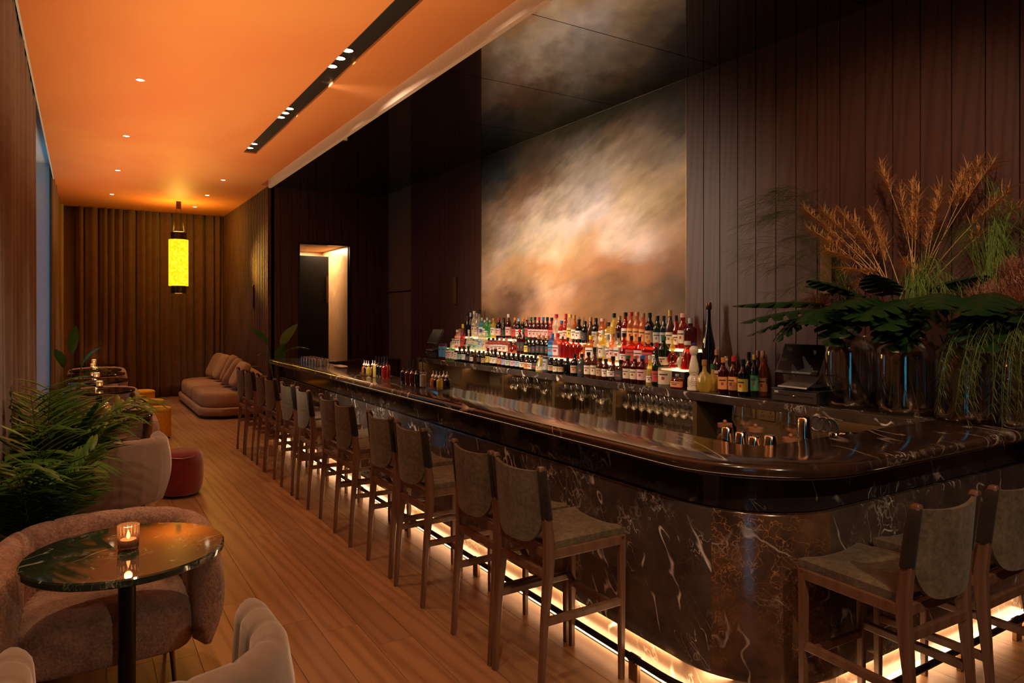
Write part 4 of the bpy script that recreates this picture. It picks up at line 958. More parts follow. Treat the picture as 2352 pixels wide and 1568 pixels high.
# a row of miniatures on the lit lower step, in front of the middle row
# special bottles
def special(name, lab, loc, parts, cat='bottle', grp=None):
    t = thing(name, lab, cat, loc, 0, grp)
    for nm, prof, mt_, n in parts:
        m = MB(); m.lathe(prof, n); obj(nm, m, mt_, t)
    return t
MT['ceramic'] = plain('cream_ceramic', (.72, .60, .44), .25, 0, .05); MT['blueglaze'] = plain('cobalt_glaze', (.02, .03, .25), .2)
def painted():
    t = NT('painted_cream_ceramic'); w = t.n('TexWave', {'wave_type': 'BANDS', 'bands_direction': 'DIAGONAL'}, Vector=t.co((30, 30, 30)), Scale=1.2, Distortion=1.5).outputs['Fac']
    z = t.n('SeparateXYZ', Vector=t.co()).outputs[2]
    f = t.math('MULTIPLY', t.ramp(w, .90, .97), t.ramp(t.math('ABSOLUTE', t.math('SUBTRACT', z, .095)), .07, .06)); return t.fin(t.mix(f, (.72, .60, .44), (.14, .05, .12)), .25)
MT['painted'] = painted()
special('bottle', 'tall cream painted ceramic bottle with domed stopper and cobalt ring', (4.235, 3.99, ZT+.001), [
    ('body', [(.046, 0), (.054, .004), (.055, .02), (.050, .03), (.053, .06), (.050, .10), (.034, .125), (.040, .15), (.042, .17), (.034, .22), (.022, .27), (.020, .285)], 'painted', 28),
    ('stopper', [(.018, .285), (.030, .30), (.036, .325), (.034, .345), (.020, .362), (.004, .366)], 'ceramic', 28), ('ring', [(.0, .366), (.016, .366), (.020, .374), (.014, .384), (.002, .388)], 'blueglaze', 20)])
special('bottle', 'oversized black magnum bottle standing right of the mural edge', (4.50, 4.075, ZT+.001), [
    ('body', [(.050, 0), (.056, .01), (.058, .30), (.050, .38), (.026, .50), (.020, .56), (.018, .67)], 'b_bk', 28), ('cap', [(.022, .66), (.026, .67), (.026, .70), (.021, .72), (.005, .725)], 'brassdark', 24)])
special('decanter', 'ring-shaped red crystal decanter with tall amber glass neck', (4.365, 4.36, 1.2555), [
    ('foot', [(.032, 0), (.036, .01), (.018, .03)], 'b_rd', 20), ('neck', [(.014, .125), (.013, .15), (.024, .165), (.022, .19), (.010, .21), (.010, .235), (.016, .24), (.013, .262)], 'b_ye', 18)])
m = MB(); rings = []
for i in range(36):
    a = 2*pi*i/36; rr_ = .040; rings.append([(.016*cos(b), (rr_+.020*(1+.1*(i % 2))*sin(b))*cos(a), .078+(rr_+.020*(1+.1*(i % 2))*sin(b))*sin(a)) for b in [2*pi*k/10 for k in range(10)]])
m.loft(rings, loop=True); obj('body', m, 'b_rd', [o for o in bpy.data.objects if o.name.startswith('decanter')][0])
special('bottle', 'small sparkling clear skull-shaped bottle at the end of the lower lit step', (4.335, 4.23, 1.2555), [('body', [(.018, 0), (.024, .005), (.026, .02), (.036, .045), (.038, .07), (.026, .10), (.012, .105), (.011, .12)], 'b_gl', 20), ('cap', [(.013, .12), (.013, .135)], 'c_s', 12)])
RG = [(1618, 826, 'ye', 't', '-', 'globe', .058, 4.22, 'round tequila-style yellow bottle with red-green neck right of the ceramic bottle'), (1637, 836, 'ye', 'n', '-', 'globe', .050, 4.33, 'second round yellow bottle behind the first, right of the ceramic bottle'),
      (1646, 803, 'dr', 'c', 'p', 'wine', .040, 4.48, 'dark red bottle with copper cap behind the round yellow bottles'), (1661, 821, 'dr', 'o', 'o', 'wine', .040, 4.24, 'dark bottle with orange-red cap and orange label, left of three'),
      (1685, 818, 'dr', 'r', 'o', 'wine', .040, 4.24, 'dark bottle with red cap and orange label, middle of three'), (1707, 825, 'bk', 'k', 'y', 'wine', .040, 4.24, 'dark bottle with black cap and ochre label, right of three'),
      (1668, 818, 'cl', 'w', '-', 'slim', .028, 4.40, 'slim clear bottle peeking between the orange-label bottles'), (1720, 808, 'dg', 'k', '-', 'wine', .036, 4.52, 'dark green bottle with black cap behind the green-label bottle'),
      (1733, 814, 'dg', 'y', 'n', 'slim', .030, 4.27, 'green bottle with yellow-green label next to the till'), (1741, 805, 'dr', 'c', '-', 'tall', .032, 4.50, 'dark bottle with copper cap, left one behind the till'), (1752, 806, 'am', 'c', 'o', 'tall', .034, 4.35, 'bottle with copper cap and orange label half behind the till')]
for px, ty, bd, cp, lb, kd, r_, X, lab in RG:
    p = ray(px, ty, 'x', X); bottle(kd, bd, cp, lb, (X, p.y, ZT+.001), p.z-ZT, r_, lab, 'bottles beside the till')

# ------------------------------------------------------------ tills
def till(loc, lab1, lab2, sc=1.0):
    t = thing('cash_drawer', lab2, 'cash drawer', loc)
    m = MB(); m.box(0, .36, -.19, .19, 0, .098); obj('case', m, 'blackplastic', t, smooth=False, bevel=.004)
    m = MB(); m.box(-.008, 0, -.175, .175, .012, .086); obj('front_panel', m, 'brownplastic', t, smooth=False, bevel=.003)
    m = MB(); m.box(-.010, -.008, -.15, -.03, .052, .058); m2 = MB(); m2.box(-.010, -.008, .03, .15, .052, .058)
    obj('slot', m, 'black', t, smooth=False); obj('slot', m2, 'black', t, smooth=False)
    m = MB(); m.lathe([(.010, -.012), (.010, 0), (.007, .002)], 16); o = obj('lock', m, 'steel', t); o.rotation_euler = (0, -pi/2, 0); o.location = (-.008, 0, .048)
    m = MB(); m.box(-.010, -.008, .125, .155, .066, .080); obj('badge', m, 'l_g', t, smooth=False)
    s = thing('point_of_sale_screen', lab1, 'till screen', (loc[0]+.0, loc[1], loc[2]+.099))
    Mx = Matrix.Translation((.06, .0, .235)) @ Matrix.Rotation(radians(-28), 4, 'Y')
    Mx = Matrix.Translation((.07, .0, .205)) @ Matrix.Rotation(radians(28), 4, 'Y')
    m = MB(); m.box(-.010, .012, -.165, .165, -.115, .115, Mx); obj('housing', m, 'blackplastic', s, smooth=False, bevel=.005)
    m = MB(); m.box(-.0125, -.0105, -.155, .155, -.095, .105, Mx); obj('display', m, 'screen', s, smooth=False)
    m = MB()
    for a, b in ((-.03, -.008), (.002, .03)): m.box(-.0125, -.0108, a, b, -.108, -.103, Mx)
    obj('maker_mark', m, 'l_g', s, smooth=False)
    m = MB(); rings = []
    for k in range(9):
        u = k/8; x = lerp(-.03, .20, u); z = .012+.085*u**1.5; w = .115-.03*u
        rings.append([(x, -w, z), (x, w, z), (x+.006, w, z+.010), (x+.006, -w, z+.010)])
    m.loft(rings); obj('stand', m, 'greymetal', s, ang=40)
    m = MB(); m.box(.05, .28, -.12, .12, 0, .02); obj('stand_foot', m, 'blackplastic', s, smooth=False, bevel=.004)
    for k in range(2):
        m = MB(); m.tube([(.12, -.15, .10), (.16, -.20, .11-.01*k), (.20, -.245-.02*k, .08), (.24, -.25-.02*k, .0), (.28, -.23, -.085)], .0035, 6); obj('cable', m, 'blackplastic', s)
    return t
MT['blackplastic'] = plain('black_plastic', (.012, .011, .012), .35); MT['brownplastic'] = plain('brown_black_plastic', (.035, .022, .016), .45); MT['greymetal'] = plain('satin_grey_metal', (.22, .20, .19), .3, .7)
MT['screen'] = plain('switched_off_display', (.008, .007, .009), .25, Specular_IOR_Level=.2)
till((4.20, 3.03, ZT+.001), 'large black till screen tilted back left of the flower vases', 'brown-black cash drawer with round lock under the large till screen')
till((4.215, 8.94, ZT+.001), 'small dark till screen at the left end of the bottle display', 'black cash drawer under the left till screen')

# ------------------------------------------------------------ glassware below the back counter
def glassware(kind):
    m = MB(); t = thing('glass', '', 'glass')
    if kind == 'highball':
        n = 24; rings = []
        for r0, z in ((.030, 0), (.033, .005), (.035, .06), (.036, .135), (.0345, .135), (.033, .06), (.030, .012), (.001, .010)): rings.append([((r0+.0009*(k % 2))*cos(2*pi*k/n), (r0+.0009*(k % 2))*sin(2*pi*k/n), z) for k in range(n)])
        m.loft(rings); obj('bowl', m, 'glass', t)
    elif kind == 'tumbler':
        m.lathe([(.034, 0), (.038, .006), (.041, .085), (.0395, .085), (.036, .012), (.001, .010)], 24); obj('bowl', m, 'glass', t)
    else:
        m.lathe([(.012, .100), (.030, .112), (.043, .140), (.042, .170), (.035, .205), (.034, .205), (.041, .170), (.041, .142), (.028, .116), (.001, .106)], 24); obj('bowl', m, 'glass', t)
        m = MB(); m.lathe([(.035, 0), (.034, .002), (.008, .007), (.0035, .02), (.0035, .09), (.010, .101)], 20); obj('stem', m, 'glass', t)
    return t
GP = {k: glassware(k) for k in ('highball', 'tumbler', 'wine')}; used = set()
def put_glass(kind, loc, lab, grp, rz=0, flip=False):
    if kind not in used: g = GP[kind]; used.add(kind); g.location = loc; g['label'] = lab; g['group'] = grp
    else: g = dup(GP[kind], loc, None, lab, group=grp)
    g.rotation_euler = (pi if flip else 0, 0, rz)
    return g
bays = [((7.02, 7.88), ['tumbler']*9+['wine'], 'first shelf bay'), ((5.98, 6.84), ['wine', 'wine', 'highball', 'wine', 'highball', 'highball', 'highball', 'wine', 'highball', 'wine'], 'second shelf bay'),
        ((5.0, 5.82), ['wine', 'wine', 'highball', 'wine', 'highball', 'highball', 'wine', 'highball', 'wine'], 'third shelf bay'), ((4.02, 4.84), ['wine']*9, 'fourth shelf bay')]
shelf = MB()
for (a, b), kinds, nm in bays:
    n = len(kinds)
    for row, X in enumerate((XB+.10, XB+.24)):
        for i, k in enumerate(kinds):
            y = lerp(b, a, i/(n-1))-(.03 if row else 0)
            if y < a: continue
            kn = {'wine': 'stemmed wine glass', 'highball': 'ribbed highball glass', 'tumbler': 'clear tumbler'}[k]
            g_ = put_glass(k, (X, y, .7215), '%s in the %s, %s, %s from left' % (kn, nm, 'front row' if row == 0 else 'back row', ORD(i)), 'glasses below the back counter'); g_.scale = (1.12, 1.12, 1.32)
# upturned tumblers at the far end of the bar
for row in range(2):
    for i in range(6): put_glass('tumbler', (2.43+row*.09, 8.95-i*.125, ZT+.086), 'upturned tumbler near the far bar end, %s row, %s from the far end' % (('aisle-side', 'inner')[row], ORD(i)), 'upturned tumblers on the bar', flip=True)
tr = thing('folded_cloth', 'folded white bar cloth beside the upturned tumblers', 'cloth', (2.58, 7.95, ZT+.001)); m = MB(); m.ell((0, 0, .012), (.05, .14, .012), .3, .6); obj('fabric', m, 'trim', tr)

# caddies with dropper bottles on the bar
def caddy(loc, lab, seed):
    t = thing('glass_caddy', lab, 'caddy', loc, 0)
    m = MB(); m.box(-.07, .07, -.10, .10, 0, .005)
    for a in ((-.07, -.066, -.10, .10), (.066, .07, -.10, .10), (-.066, .066, -.10, -.096), (-.066, .066, .096, .10)): m.box(a[0], a[1], a[2], a[3], .005, .03)
    obj('tray', m, 'glass', t, smooth=False)
    k = 0; r = random.Random(seed)
    for dx in (-.033, .033):
        for dy in (-.062, 0, .062):
            if k == 5: break
            b = thing('dropper_bottle', 'small dasher bottle with pale spout in the %s caddy, %s place' % (('far', 'near')[seed-1], ORD(k)), 'bottle', (loc[0]+dx, loc[1]+dy, loc[2]+.006), 0, 'dasher bottles in the glass caddies')
            m = MB(); m.lathe([(.024, 0), (.027, .004), (.027, .068), (.022, .078), (.010, .086), (.010, .094)], 18); obj('body', m, ('b_ye', 'b_bk', 'b_am', 'b_bk', 'b_dr')[k], b)
            m = MB(); m.lathe([(.012, .092), (.016, .096), (.016, .104), (.010, .112), (.004, .118), (.0025, .145)], 14); obj('spout', m, 'c_w', b)
            k += 1
caddy((2.49, 6.74, ZT+.001), 'far clear glass caddy of dasher bottles on the bar top', 1)
caddy((2.52, 5.17, ZT+.001), 'near clear glass caddy of dasher bottles on the bar top', 2)
def spout_bottle(x, y, bd, lab, h=.13, sp=.08, grp='pour-spout bottles on the bar'):
    t = thing('spout_bottle', lab, 'bottle', (x, y, ZT+.001), 0, grp)
    m = MB(); m.lathe([(.028, 0), (.031, .005), (.031, h-.02), (.026, h-.008), (.012, h)], 18); obj('body', m, bd, t)
    m = MB(); m.lathe([(.012, h), (.013, h+.01), (.005, h+.014), (.004, h+sp)], 12); obj('spout', m, 'c_k', t)
for i, (dx, dy, b) in enumerate(((0, 0, 'b_ye'), (0, -.075, 'b_bk'), (0, -.15, 'b_bk'), (0, -.225, 'b_rd'), (.07, -.03, 'b_bk'), (.07, -.11, 'b_rd'))):
    spout_bottle(2.47+dx, 6.50+dy, b, 'small spout bottle with %s contents in the far cluster, %s' % ({'b_ye': 'yellow', 'b_bk': 'black', 'b_rd': 'red'}[b], ('leftmost of the front row', 'second of the front row', 'third of the front row', 'right end of the front row', 'left of the back row', 'right of the back row')[i]))
for i in range(7):
    spout_bottle(2.44+.07*(i % 2), 5.74-.05*i, 'b_dr' if i % 3 else 'b_bk', 'black-spouted dark bottle in the near cluster beside white candle, %s from left' % ORD(i), .125, .095)
t = thing('glass_cylinder', 'clear cylinder glass filled white between dark bottles and near caddy', 'glass', (2.47, 5.40, ZT+.001)); m = MB(); m.lathe([(.028, .006), (.028, .105)], 20); obj('white_contents', m, 'c_w', t)
m = MB(); m.lathe([(.030, 0), (.031, .13), (.0295, .13), (.029, .006)], 20); obj('holder', m, 'glass', t)

# shakers, jars and tools on the worktop
def tin(loc, lab, h=.175, r0=.030, r1=.044):
    t = thing('shaker_tin', lab, 'shaker', loc, 0, 'upturned steel shaker tins')
    m = MB(); m.lathe([(r1, 0), (r1+.001, .004), (lerp(r1, r0, .5), h*.5), (r0, h-.006), (r0-.005, h)], 32); obj('cup', m, 'steel', t)
    m = MB(); m.lathe([(r1+.002, 0), (r1+.002, .006)], 32, cap0=False, cap1=False); obj('rim_band', m, 'steel', t)
WZ = .9355
tl_ = [('tall upturned steel shaker tin, leftmost on the worktop', 1671, 2.93, .185), ('upturned steel tin in front of the glass jar, second from left', 1703, 2.93, .172), ('shorter upturned steel tin, third from left', 1733, 2.91, .165), ('upturned steel tin right of the corked jar, fourth from left', 1770, 2.93, .18)]
for lb, px, X, h in tl_: tin((X, ray(px, 990, 'x', X).y, WZ), lb, h)
tin((3.12, ray(1848, 990, 'x', 3.12).y, WZ), 'tallest steel shaker tin standing alone right of the jars', .262, .032, .045)
for i, px in enumerate((1918, 1939, 1960)): tin((3.38+.02*i, ray(px, 990, 'x', 3.38+.02*i).y, WZ), '%s of the three short tins below the strainers' % ('left', 'middle', 'right')[i], .165)
for i, px in enumerate((1790, 1803, 1815)):
    t = thing('jigger', 'small steel jigger on the worktop, %s of three' % ('left', 'middle', 'right')[i], 'jigger', (3.0, ray(px, 1000, 'x', 3.0).y, WZ), 0, 'steel jiggers')
    m = MB(); m.lathe([(.020, 0), (.008, .055), (.009, .058), (.021, .115), (.019, .115), (.006, .06)], 18); obj('cup', m, 'steel', t)
for i, (px, X, h) in enumerate(((1665, 3.08, .17), (1735, 3.08, .175), (1816, 3.10, .15))):
    t = thing('corked_jar', 'glass jar with cork lid and bead handle, %s on the worktop' % ('left', 'middle', 'right')[i], 'jar', (X, ray(px, 980, 'x', X).y, WZ), 0, 'corked jars')
    m = MB(); m.lathe([(.040, 0), (.046, .01), (.046, h-.05), (.036, h-.03), (.036, h-.02)], 24); obj('vessel', m, 'glass', t)
    m = MB(); m.ell((0, 0, h*.36), (.040, .040, h*.32), .8, .6, 20, 10); obj('contents', m, 'nuts', t)
    m = MB(); m.lathe([(.041, h-.02), (.041, h)], 24); obj('lid', m, 'c_t', t)
    m = MB(); m.ell((0, 0, h+.011), (.011, .011, .011), nu=14, nv=8); obj('bead', m, 'c_t', t)
MT_n = None
for i, (px, X) in enumerate(((1705, 3.22), (1811, 3.24))): put_glass('wine', (X, ray(px, 950, 'x', X).y, WZ), 'large stemmed glass behind the shaker tins, %s one' % ('left', 'right')[i], 'stemmed glasses on the worktop').scale = (1.35, 1.35, 1.28)
t = thing('strainer_pot', 'clear pot holding round mesh strainers beside the tall tin', 'utensil pot', (3.26, ray(1890, 980, 'x', 3.26).y, WZ))
m = MB(); m.lathe([(.042, 0), (.045, .15), (.043, .15), (.040, .006)], 24); obj('vessel', m, 'glass', t)
for k in range(3):
    m = MB(); a = -.35+.3*k; m.tube([(0, 0, .01), (.0, a*.12, .17)], .004, 6); Mx = Matrix.Translation((0, a*.14, .215)) @ Matrix.Rotation(radians(75+8*k), 4, 'Y')
    ring = [Mx @ Vector((.038*cos(q), .038*sin(q), 0)) for q in [2*pi*j/20 for j in range(21)]]; m.tube(ring, .004, 6, caps=False)
    m.loft([[Mx @ Vector((.036*s_*cos(q), .036*s_*sin(q), .02*(1-s_*s_))) for q in [2*pi*j/20 for j in range(20)]] for s_ in (1, .7, .4, .05)]); obj('strainer', m, 'greymetal', t)
# ------------------------------------------------------------ palms in pots by the left curtain
def clampx(p, lo=-.355): p = Vector(p); p.x = max(p.x, lo+.01*abs(sin(p.z*40))); return p
def frond(parent, base, az, elev, ln, seed, droop=1.0):
    r = random.Random(seed); m = MB(); m2 = MB(); pts = []; n = 14
    d = Vector((cos(az)*cos(elev), sin(az)*cos(elev), sin(elev))); p = Vector(base)
    for i in range(n+1):
        pts.append(clampx(p)); d = (d+Vector((0, 0, -.085*droop*(.4+i/n)))).normalized(); p = p+d*(ln/n)
    m2.tube(pts, .0042, 5, r2=.0015)
    m.cur = 0
    for i in range(4, n+1):
        a = pts[i-1]; b = pts[i]; dd = (b-a).normalized(); side = dd.cross(Vector((0, 0, 1)))
        if side.length < .05: side = Vector((1, 0, 0))
        side.normalize()
        for sg in (-1, 1):
            for h in ((0, .5) if i % 3 == 0 else (.1,)):
                q = a.lerp(b, h+r.uniform(-.1, .1)); l = (.24+.24*sin(pi*(i+h-3.4)/(n-2.2)))*r.uniform(.85, 1.1)*ln/.95
                v = (dd*.75+side*sg*.85+Vector((0, 0, .28+r.uniform(-.1, .1)))).normalized(); lp = []
                w = q.copy()
                for k in range(6): lp.append(clampx(w)); v = (v+Vector((0, 0, -.16*droop))).normalized(); w = w+v*(l/5)
                m.ribbon(lp, [.004, .015, .019, .017, .011, .001], dd.cross(v) if 0 else v.cross(Vector((0, 0, 1))), fold=.35)
    o = obj('frond', m, 'palm', parent, ang=180); obj('rachis', m2, 'palmstem', o)
def palm(loc, h, nf, seed, lab, pot=True, spread=1.0, r0=.155, ln=.8):
    t = thing('potted_palm', lab, 'plant', loc, 0, 'potted palms along the curtain'); r = random.Random(seed)
    m = MB(); rr_ = r0
    m.lathe([(rr_*.80, 0), (rr_*.86, .02), (rr_, h-.03), (rr_, h), (rr_-.018, h), (rr_-.022, h-.05), (.01, h-.05)], 40); obj('pot', m, 'pot', t)
    m = MB(); 
    for k in range(40):
        a = r.uniform(0, 2*pi); q = rr_*.75*math.sqrt(r.random()); m.ell((q*cos(a), q*sin(a), h-.04), (.03, .03, .022+.012*r.random()), nu=8, nv=5)
    tag_ = obj('moss', m, 'moss', t); tag_['kind'] = 'stuff'
    L0 = loc
    for k in range(nf):
        az = (r.choice((-1, -1, 1))*pi/2+r.uniform(-.55, .35)) if r.random() < .8 else r.uniform(-.9, .9)
        elev = r.uniform(.95, 1.5); l = ln*r.uniform(.75, 1.15)
        frond2(t, loc, (.05*cos(az), .05*sin(az), h-.04), az, elev, l, seed*100+k, r.uniform(.8, 1.5)/spread)
def frond2(t, loc, base, az, elev, l, seed, droop):
    # build in world space for the curtain clearance, then bring into the pot's frame
    before = set(bpy.data.objects)
    frond(None, (loc[0]+base[0], loc[1]+base[1], loc[2]+base[2]), az, elev, l, seed, droop)
    for o in [q for q in bpy.data.objects if q not in before]:
        o.data.transform(Matrix.Translation((-loc[0], -loc[1], -loc[2])))
        if o.parent is None: o.parent = t
palm((-.20, 4.35, 0), .48, 14, 11, 'potted palm nearest the viewer at the left edge', ln=.62)
palm((-.20, 5.2, 0), .50, 26, 12, 'potted palm in a grey pot with moss beside the velvet armchair', ln=.80)
palm((-.20, 6.9, 0), .48, 10, 13, 'potted palm third from the viewer, behind the grey pot', ln=.58)
palm((-.21, 8.5, 0), .48, 9, 14, 'potted palm farthest along the curtain', ln=.6)
def broadleaf(parent, base, top, lw, ll, az, tilt, mt_='bop', side=None):
    m = MB(); b = Vector(base); p = Vector(top); mid = (b+p)/2+Vector((0, 0, .05))
    m.tube([b, b.lerp(mid, .5), mid, mid.lerp(p, .55), p], .008, 8, r2=.005); st_ = obj('stalk', m, 'stalk', parent)
    m = MB(); d = Vector((cos(az)*cos(tilt), sin(az)*cos(tilt), sin(tilt))); side = Vector(side or (-sin(az), cos(az), 0)); n = 14; pts = []; w = []
    q = p.copy()
    for i in range(n+1):
        u = i/n; pts.append(q.copy()); w.append(lw*(sin(pi*min(1, u*.96+.03))**.75)*(1.12-.35*u)); d = (d+Vector((0, 0, -.05))).normalized(); q = q+d*(ll/n)
    L_, C_, R_ = [], [], []
    rows = []
    for i, (c_, ww) in enumerate(zip(pts, w)):
        wob = .05*sin(i*1.9)
        rows.append([tuple(c_+side*(ww*s_)+Vector((0, 0, .32*ww*abs(s_)+wob*ww*s_))) for s_ in (-1, -.6, -.25, 0, .25, .6, 1)])
    m.loft(rows, closed=False); obj('leaf', m, mt_, parent, ang=180)
t = thing('broad_leaf_plant', 'broad-leaved green plant standing among the palms near far curtain', 'plant', (-.12, 9.7, 0))
m = MB(); m.lathe([(.11, 0), (.14, .4), (.13, .42), (.12, .40), (.01, .39)], 30); obj('pot', m, 'pot', t)
for k, (x, y, z, az, ti, l) in enumerate(((.02, -.1, 1.25, -1.2, 1.35, .36), (.12, 0, 1.12, .3, 1.0, .30), (-.06, -.15, 1.1, -2.0, 1.1, .30), (.14, -.2, 1.0, -.5, .6, .30))): broadleaf(t, (0, 0, .38), (x, y, z), .06, l, az, ti)
t = thing('bird_of_paradise_plant', 'broad-leaved green plant behind the far end of the bar', 'plant', (2.42, 10.35, 0))
m = MB(); m.lathe([(.14, 0), (.18, .42), (.17, .45), (.15, .42), (.01, .40)], 30); obj('pot', m, 'pot', t)
for k, (x, y, z, az, ti, l, w) in enumerate(((-.16, -.08, 1.30, pi*.93, 1.0, .36, .055), (.06, .0, 1.24, .15, 1.15, .42, .085), (.10, -.05, 1.18, -.3, .45, .34, .07), (-.02, -.1, 1.02, -1.2, 1.25, .32, .075), (-.14, -.02, 1.15, pi, .2, .16, .035), (-.2, .1, .95, pi, .3, .2, .04))):
    broadleaf(t, (0, 0, .40), (x, y, z), w, l, az, ti, side=(.93, -.36, 0) if ti > .5 else None)

# ------------------------------------------------------------ vases and the dried arrangement
VZ = ZT+.001; vx = 4.39
for i, y in enumerate((2.74, 2.375, 2.02, 1.68)):
    t = thing('glass_vase', ['large clear glass vase nearest the till with one green stalk', 'second large glass vase from the till', 'third large glass vase holding fine green stalks', 'large glass vase at the right edge under the hanging foliage'][i], 'vase', (vx, y, VZ), 0, 'large glass vases')
    m = MB(); r = .162; m.lathe([(r*.88, 0), (r*.97, .012), (r, .05), (r, .36), (r*.95, .405), (r*.72, .435), (r*.66, .45), (r*.68, .475), (r*.66, .475), (r*.63, .45), (r*.70, .43), (r*.93, .40), (r*.975, .36), (r*.975, .05), (r*.93, .022), (.01, .018)], 48)
    obj('vessel', m, 'vase', t, ang=60)
rg = random.Random(5)
def stalk_thing(lab, pts, r, mt_='stalk', name='flower_stalk', cat='stalk', grp='green stalks in the vases'):
    m = MB(); m.tube(pts, r, 7, r2=r*.7); return tag(obj(name, m, mt_), lab, cat, grp)
stalk_thing('thick green stalk slanting inside the vase nearest the till', [(4.33, 2.80, 1.60), (4.36, 2.72, 1.38), (4.40, 2.62, 1.135)], .015)
stalk_thing('second green stalk crossing inside the vase nearest the till', [(4.40, 2.84, 1.60), (4.40, 2.73, 1.40), (4.42, 2.64, 1.13)], .014)
for i in range(5): stalk_thing('thin stalk in the second vase from the till, %s from left' % ORD(i), [(4.36+.02*i, 2.42-.03*i, 1.60), (4.39, 2.38+.03*i-.05, 1.38), (4.42, 2.30+.06*i-.05, 1.135)], .004 if i % 2 else .008, 'reedstem' if i % 2 else 'stalk')
for i in range(9): stalk_thing('fine green stalk in the third vase, %s from left' % ORD(i), [(4.34+.01*i, 2.14-.035*i, 1.60), (4.38, 2.07-.012*i, 1.35), (4.41, 2.04+rg.uniform(-.04, .04), 1.135)], .0035)
for i in range(3): stalk_thing('thin stalk in the rightmost vase, %s from left' % ORD(i), [(4.36, 1.74-.06*i, 1.6), (4.40, 1.70-.02*i, 1.14)], .004)
# dark split leaves
def split_leaf(lab, base, az, tilt, L_, W_, curl):
    t = MB(); d = Vector((cos(az)*cos(tilt), sin(az)*cos(tilt), sin(tilt))); s = Vector((-sin(az), cos(az), 0)); up = s.cross(d)*-1
    b = Vector(base); n = 40
    def w(u): return W_*(sin(pi*min(1, u*.93+.05))**.6)*(1.1-.35*u)
    for sg in (-1, 1):
        row = []
        for i in range(n+1):
            u = i/n; ctr = b+d*(L_*u)+Vector((0, 0, -curl*u*u*L_)); fing = 1 if (i % 7) < 5 else .34
            ww = w(u)*fing; r_ = [ctr]
            for k in (.35, .7, 1): r_.append(ctr+s*(sg*ww*k)+d*(ww*k*.30)+Vector((0, 0, -.38*ww*k*k+.05*ww*k)))
            row.append([tuple(q) for q in r_])
        t.loft(row, closed=False)
    o = obj('split_leaf', t, 'monstera', ang=180); return tag(o, lab, 'leaf', 'dark split leaves over the vases')
LV = [(2.85, 4.35, 1.70, 2.05, .0, .62, .17, .18), (2.80, 4.25, 1.66, 2.6, -.1, .55, .18, .25), (2.70, 4.25, 1.68, 3.3, -.15, .42, .18, .35), (2.55, 4.22, 1.70, 3.8, -.1, .42, .18, .45), (2.45, 4.25, 1.72, 3.1, .0, .40, .18, .4),
      (2.30, 4.25, 1.70, 3.5, -.2, .40, .18, .5), (2.20, 4.25, 1.72, 2.9, -.1, .42, .18, .5), (2.05, 4.2, 1.74, 3.6, -.05, .42, .18, .4), (1.95, 4.25, 1.70, 4.2, -.1, .45, .18, .4), (1.80, 4.25, 1.74, 3.4, -.1, .42, .18, .45),
      (2.60, 4.4, 1.74, 1.9, .3, .40, .15, .3), (2.20, 4.4, 1.76, 4.4, .3, .40, .15, .3), (2.4, 4.35, 1.74, 3.2, .55, .30, .15, .3), (1.62, 4.25, 1.70, 4.0, 0, .45, .18, .4), (2.9, 4.38, 1.64, 2.3, -.25, .5, .15, .3), (2.62, 4.3, 1.76, 2.7, .35, .34, .15, .3)]
for k in range(8): LV.append((2.82-.16*k, 4.27, 1.66+.02*(k % 3), pi+(-.5, .35, 0, .6, -.25)[k % 5], -.30-.1*(k % 2), .33, .17, .75))
for i, (y, x, z, az, ti, l, w_, cu) in enumerate(LV):
    split_leaf('dark green split leaf over the vases, %s from the till side' % (ORD(i) if i < 12 else ('thirteenth', 'fourteenth', 'fifteenth', 'sixteenth')[i-12] if i < 16 else ORD(i-16)+' drooping one') if i not in (0,) else 'dark green split leaf reaching farthest left above the till', (x-.06, y, z+.10), az, ti+.08, l, w_*.9, cu*.6)
# dried reeds
def spray(m, tip, d, ln, n, mt_w, r, flop=.6, width=.0022, seg=.05):
    d = Vector(d).normalized()
    for i in range(n):
        u = r.random(); p = Vector(tip)-d*(ln*u); v = (d*.8+Vector((r.uniform(-1, 1), r.uniform(-1, 1), r.uniform(-.5, .8)))*flop).normalized(); l = seg*(1.3-u*.3)*r.uniform(.6, 1.6); pts = []
        for k in range(4): pts.append(p.copy()); v = (v+Vector((r.uniform(-.15, .15), r.uniform(-.15, .15), -.15))).normalized(); p = p+v*(l/3)
        m.ribbon(pts, [width*.5, width, width, width*.2], v.cross(Vector((.3, .2, 1))))
def reed(lab, base, tip, plume, seed, bend=.08, n=170):
    r = random.Random(seed); b, t_ = Vector(base), Vector(tip); mid = b.lerp(t_, .55)+Vector((0, 0, bend))
    pts = [(1-u)**2*b+2*u*(1-u)*mid+u*u*t_ for u in [k/12 for k in range(13)]]
    root = thing('dried_reed', lab, 'dried grass', tuple(b), 0, 'dried orange reeds')
    m = MB(); m.tube([p-b for p in pts], .0032, 5, r2=.0012); obj('stem', m, 'reedstem', root)
    m = MB(); d = (pts[-1]-pts[-4]); spray(m, pts[-1]-b, d, plume*1.1, n, .002, r, .95, .0019, .055); o = obj('plume', m, 'reed', root, ang=180); o['kind'] = 'stuff'
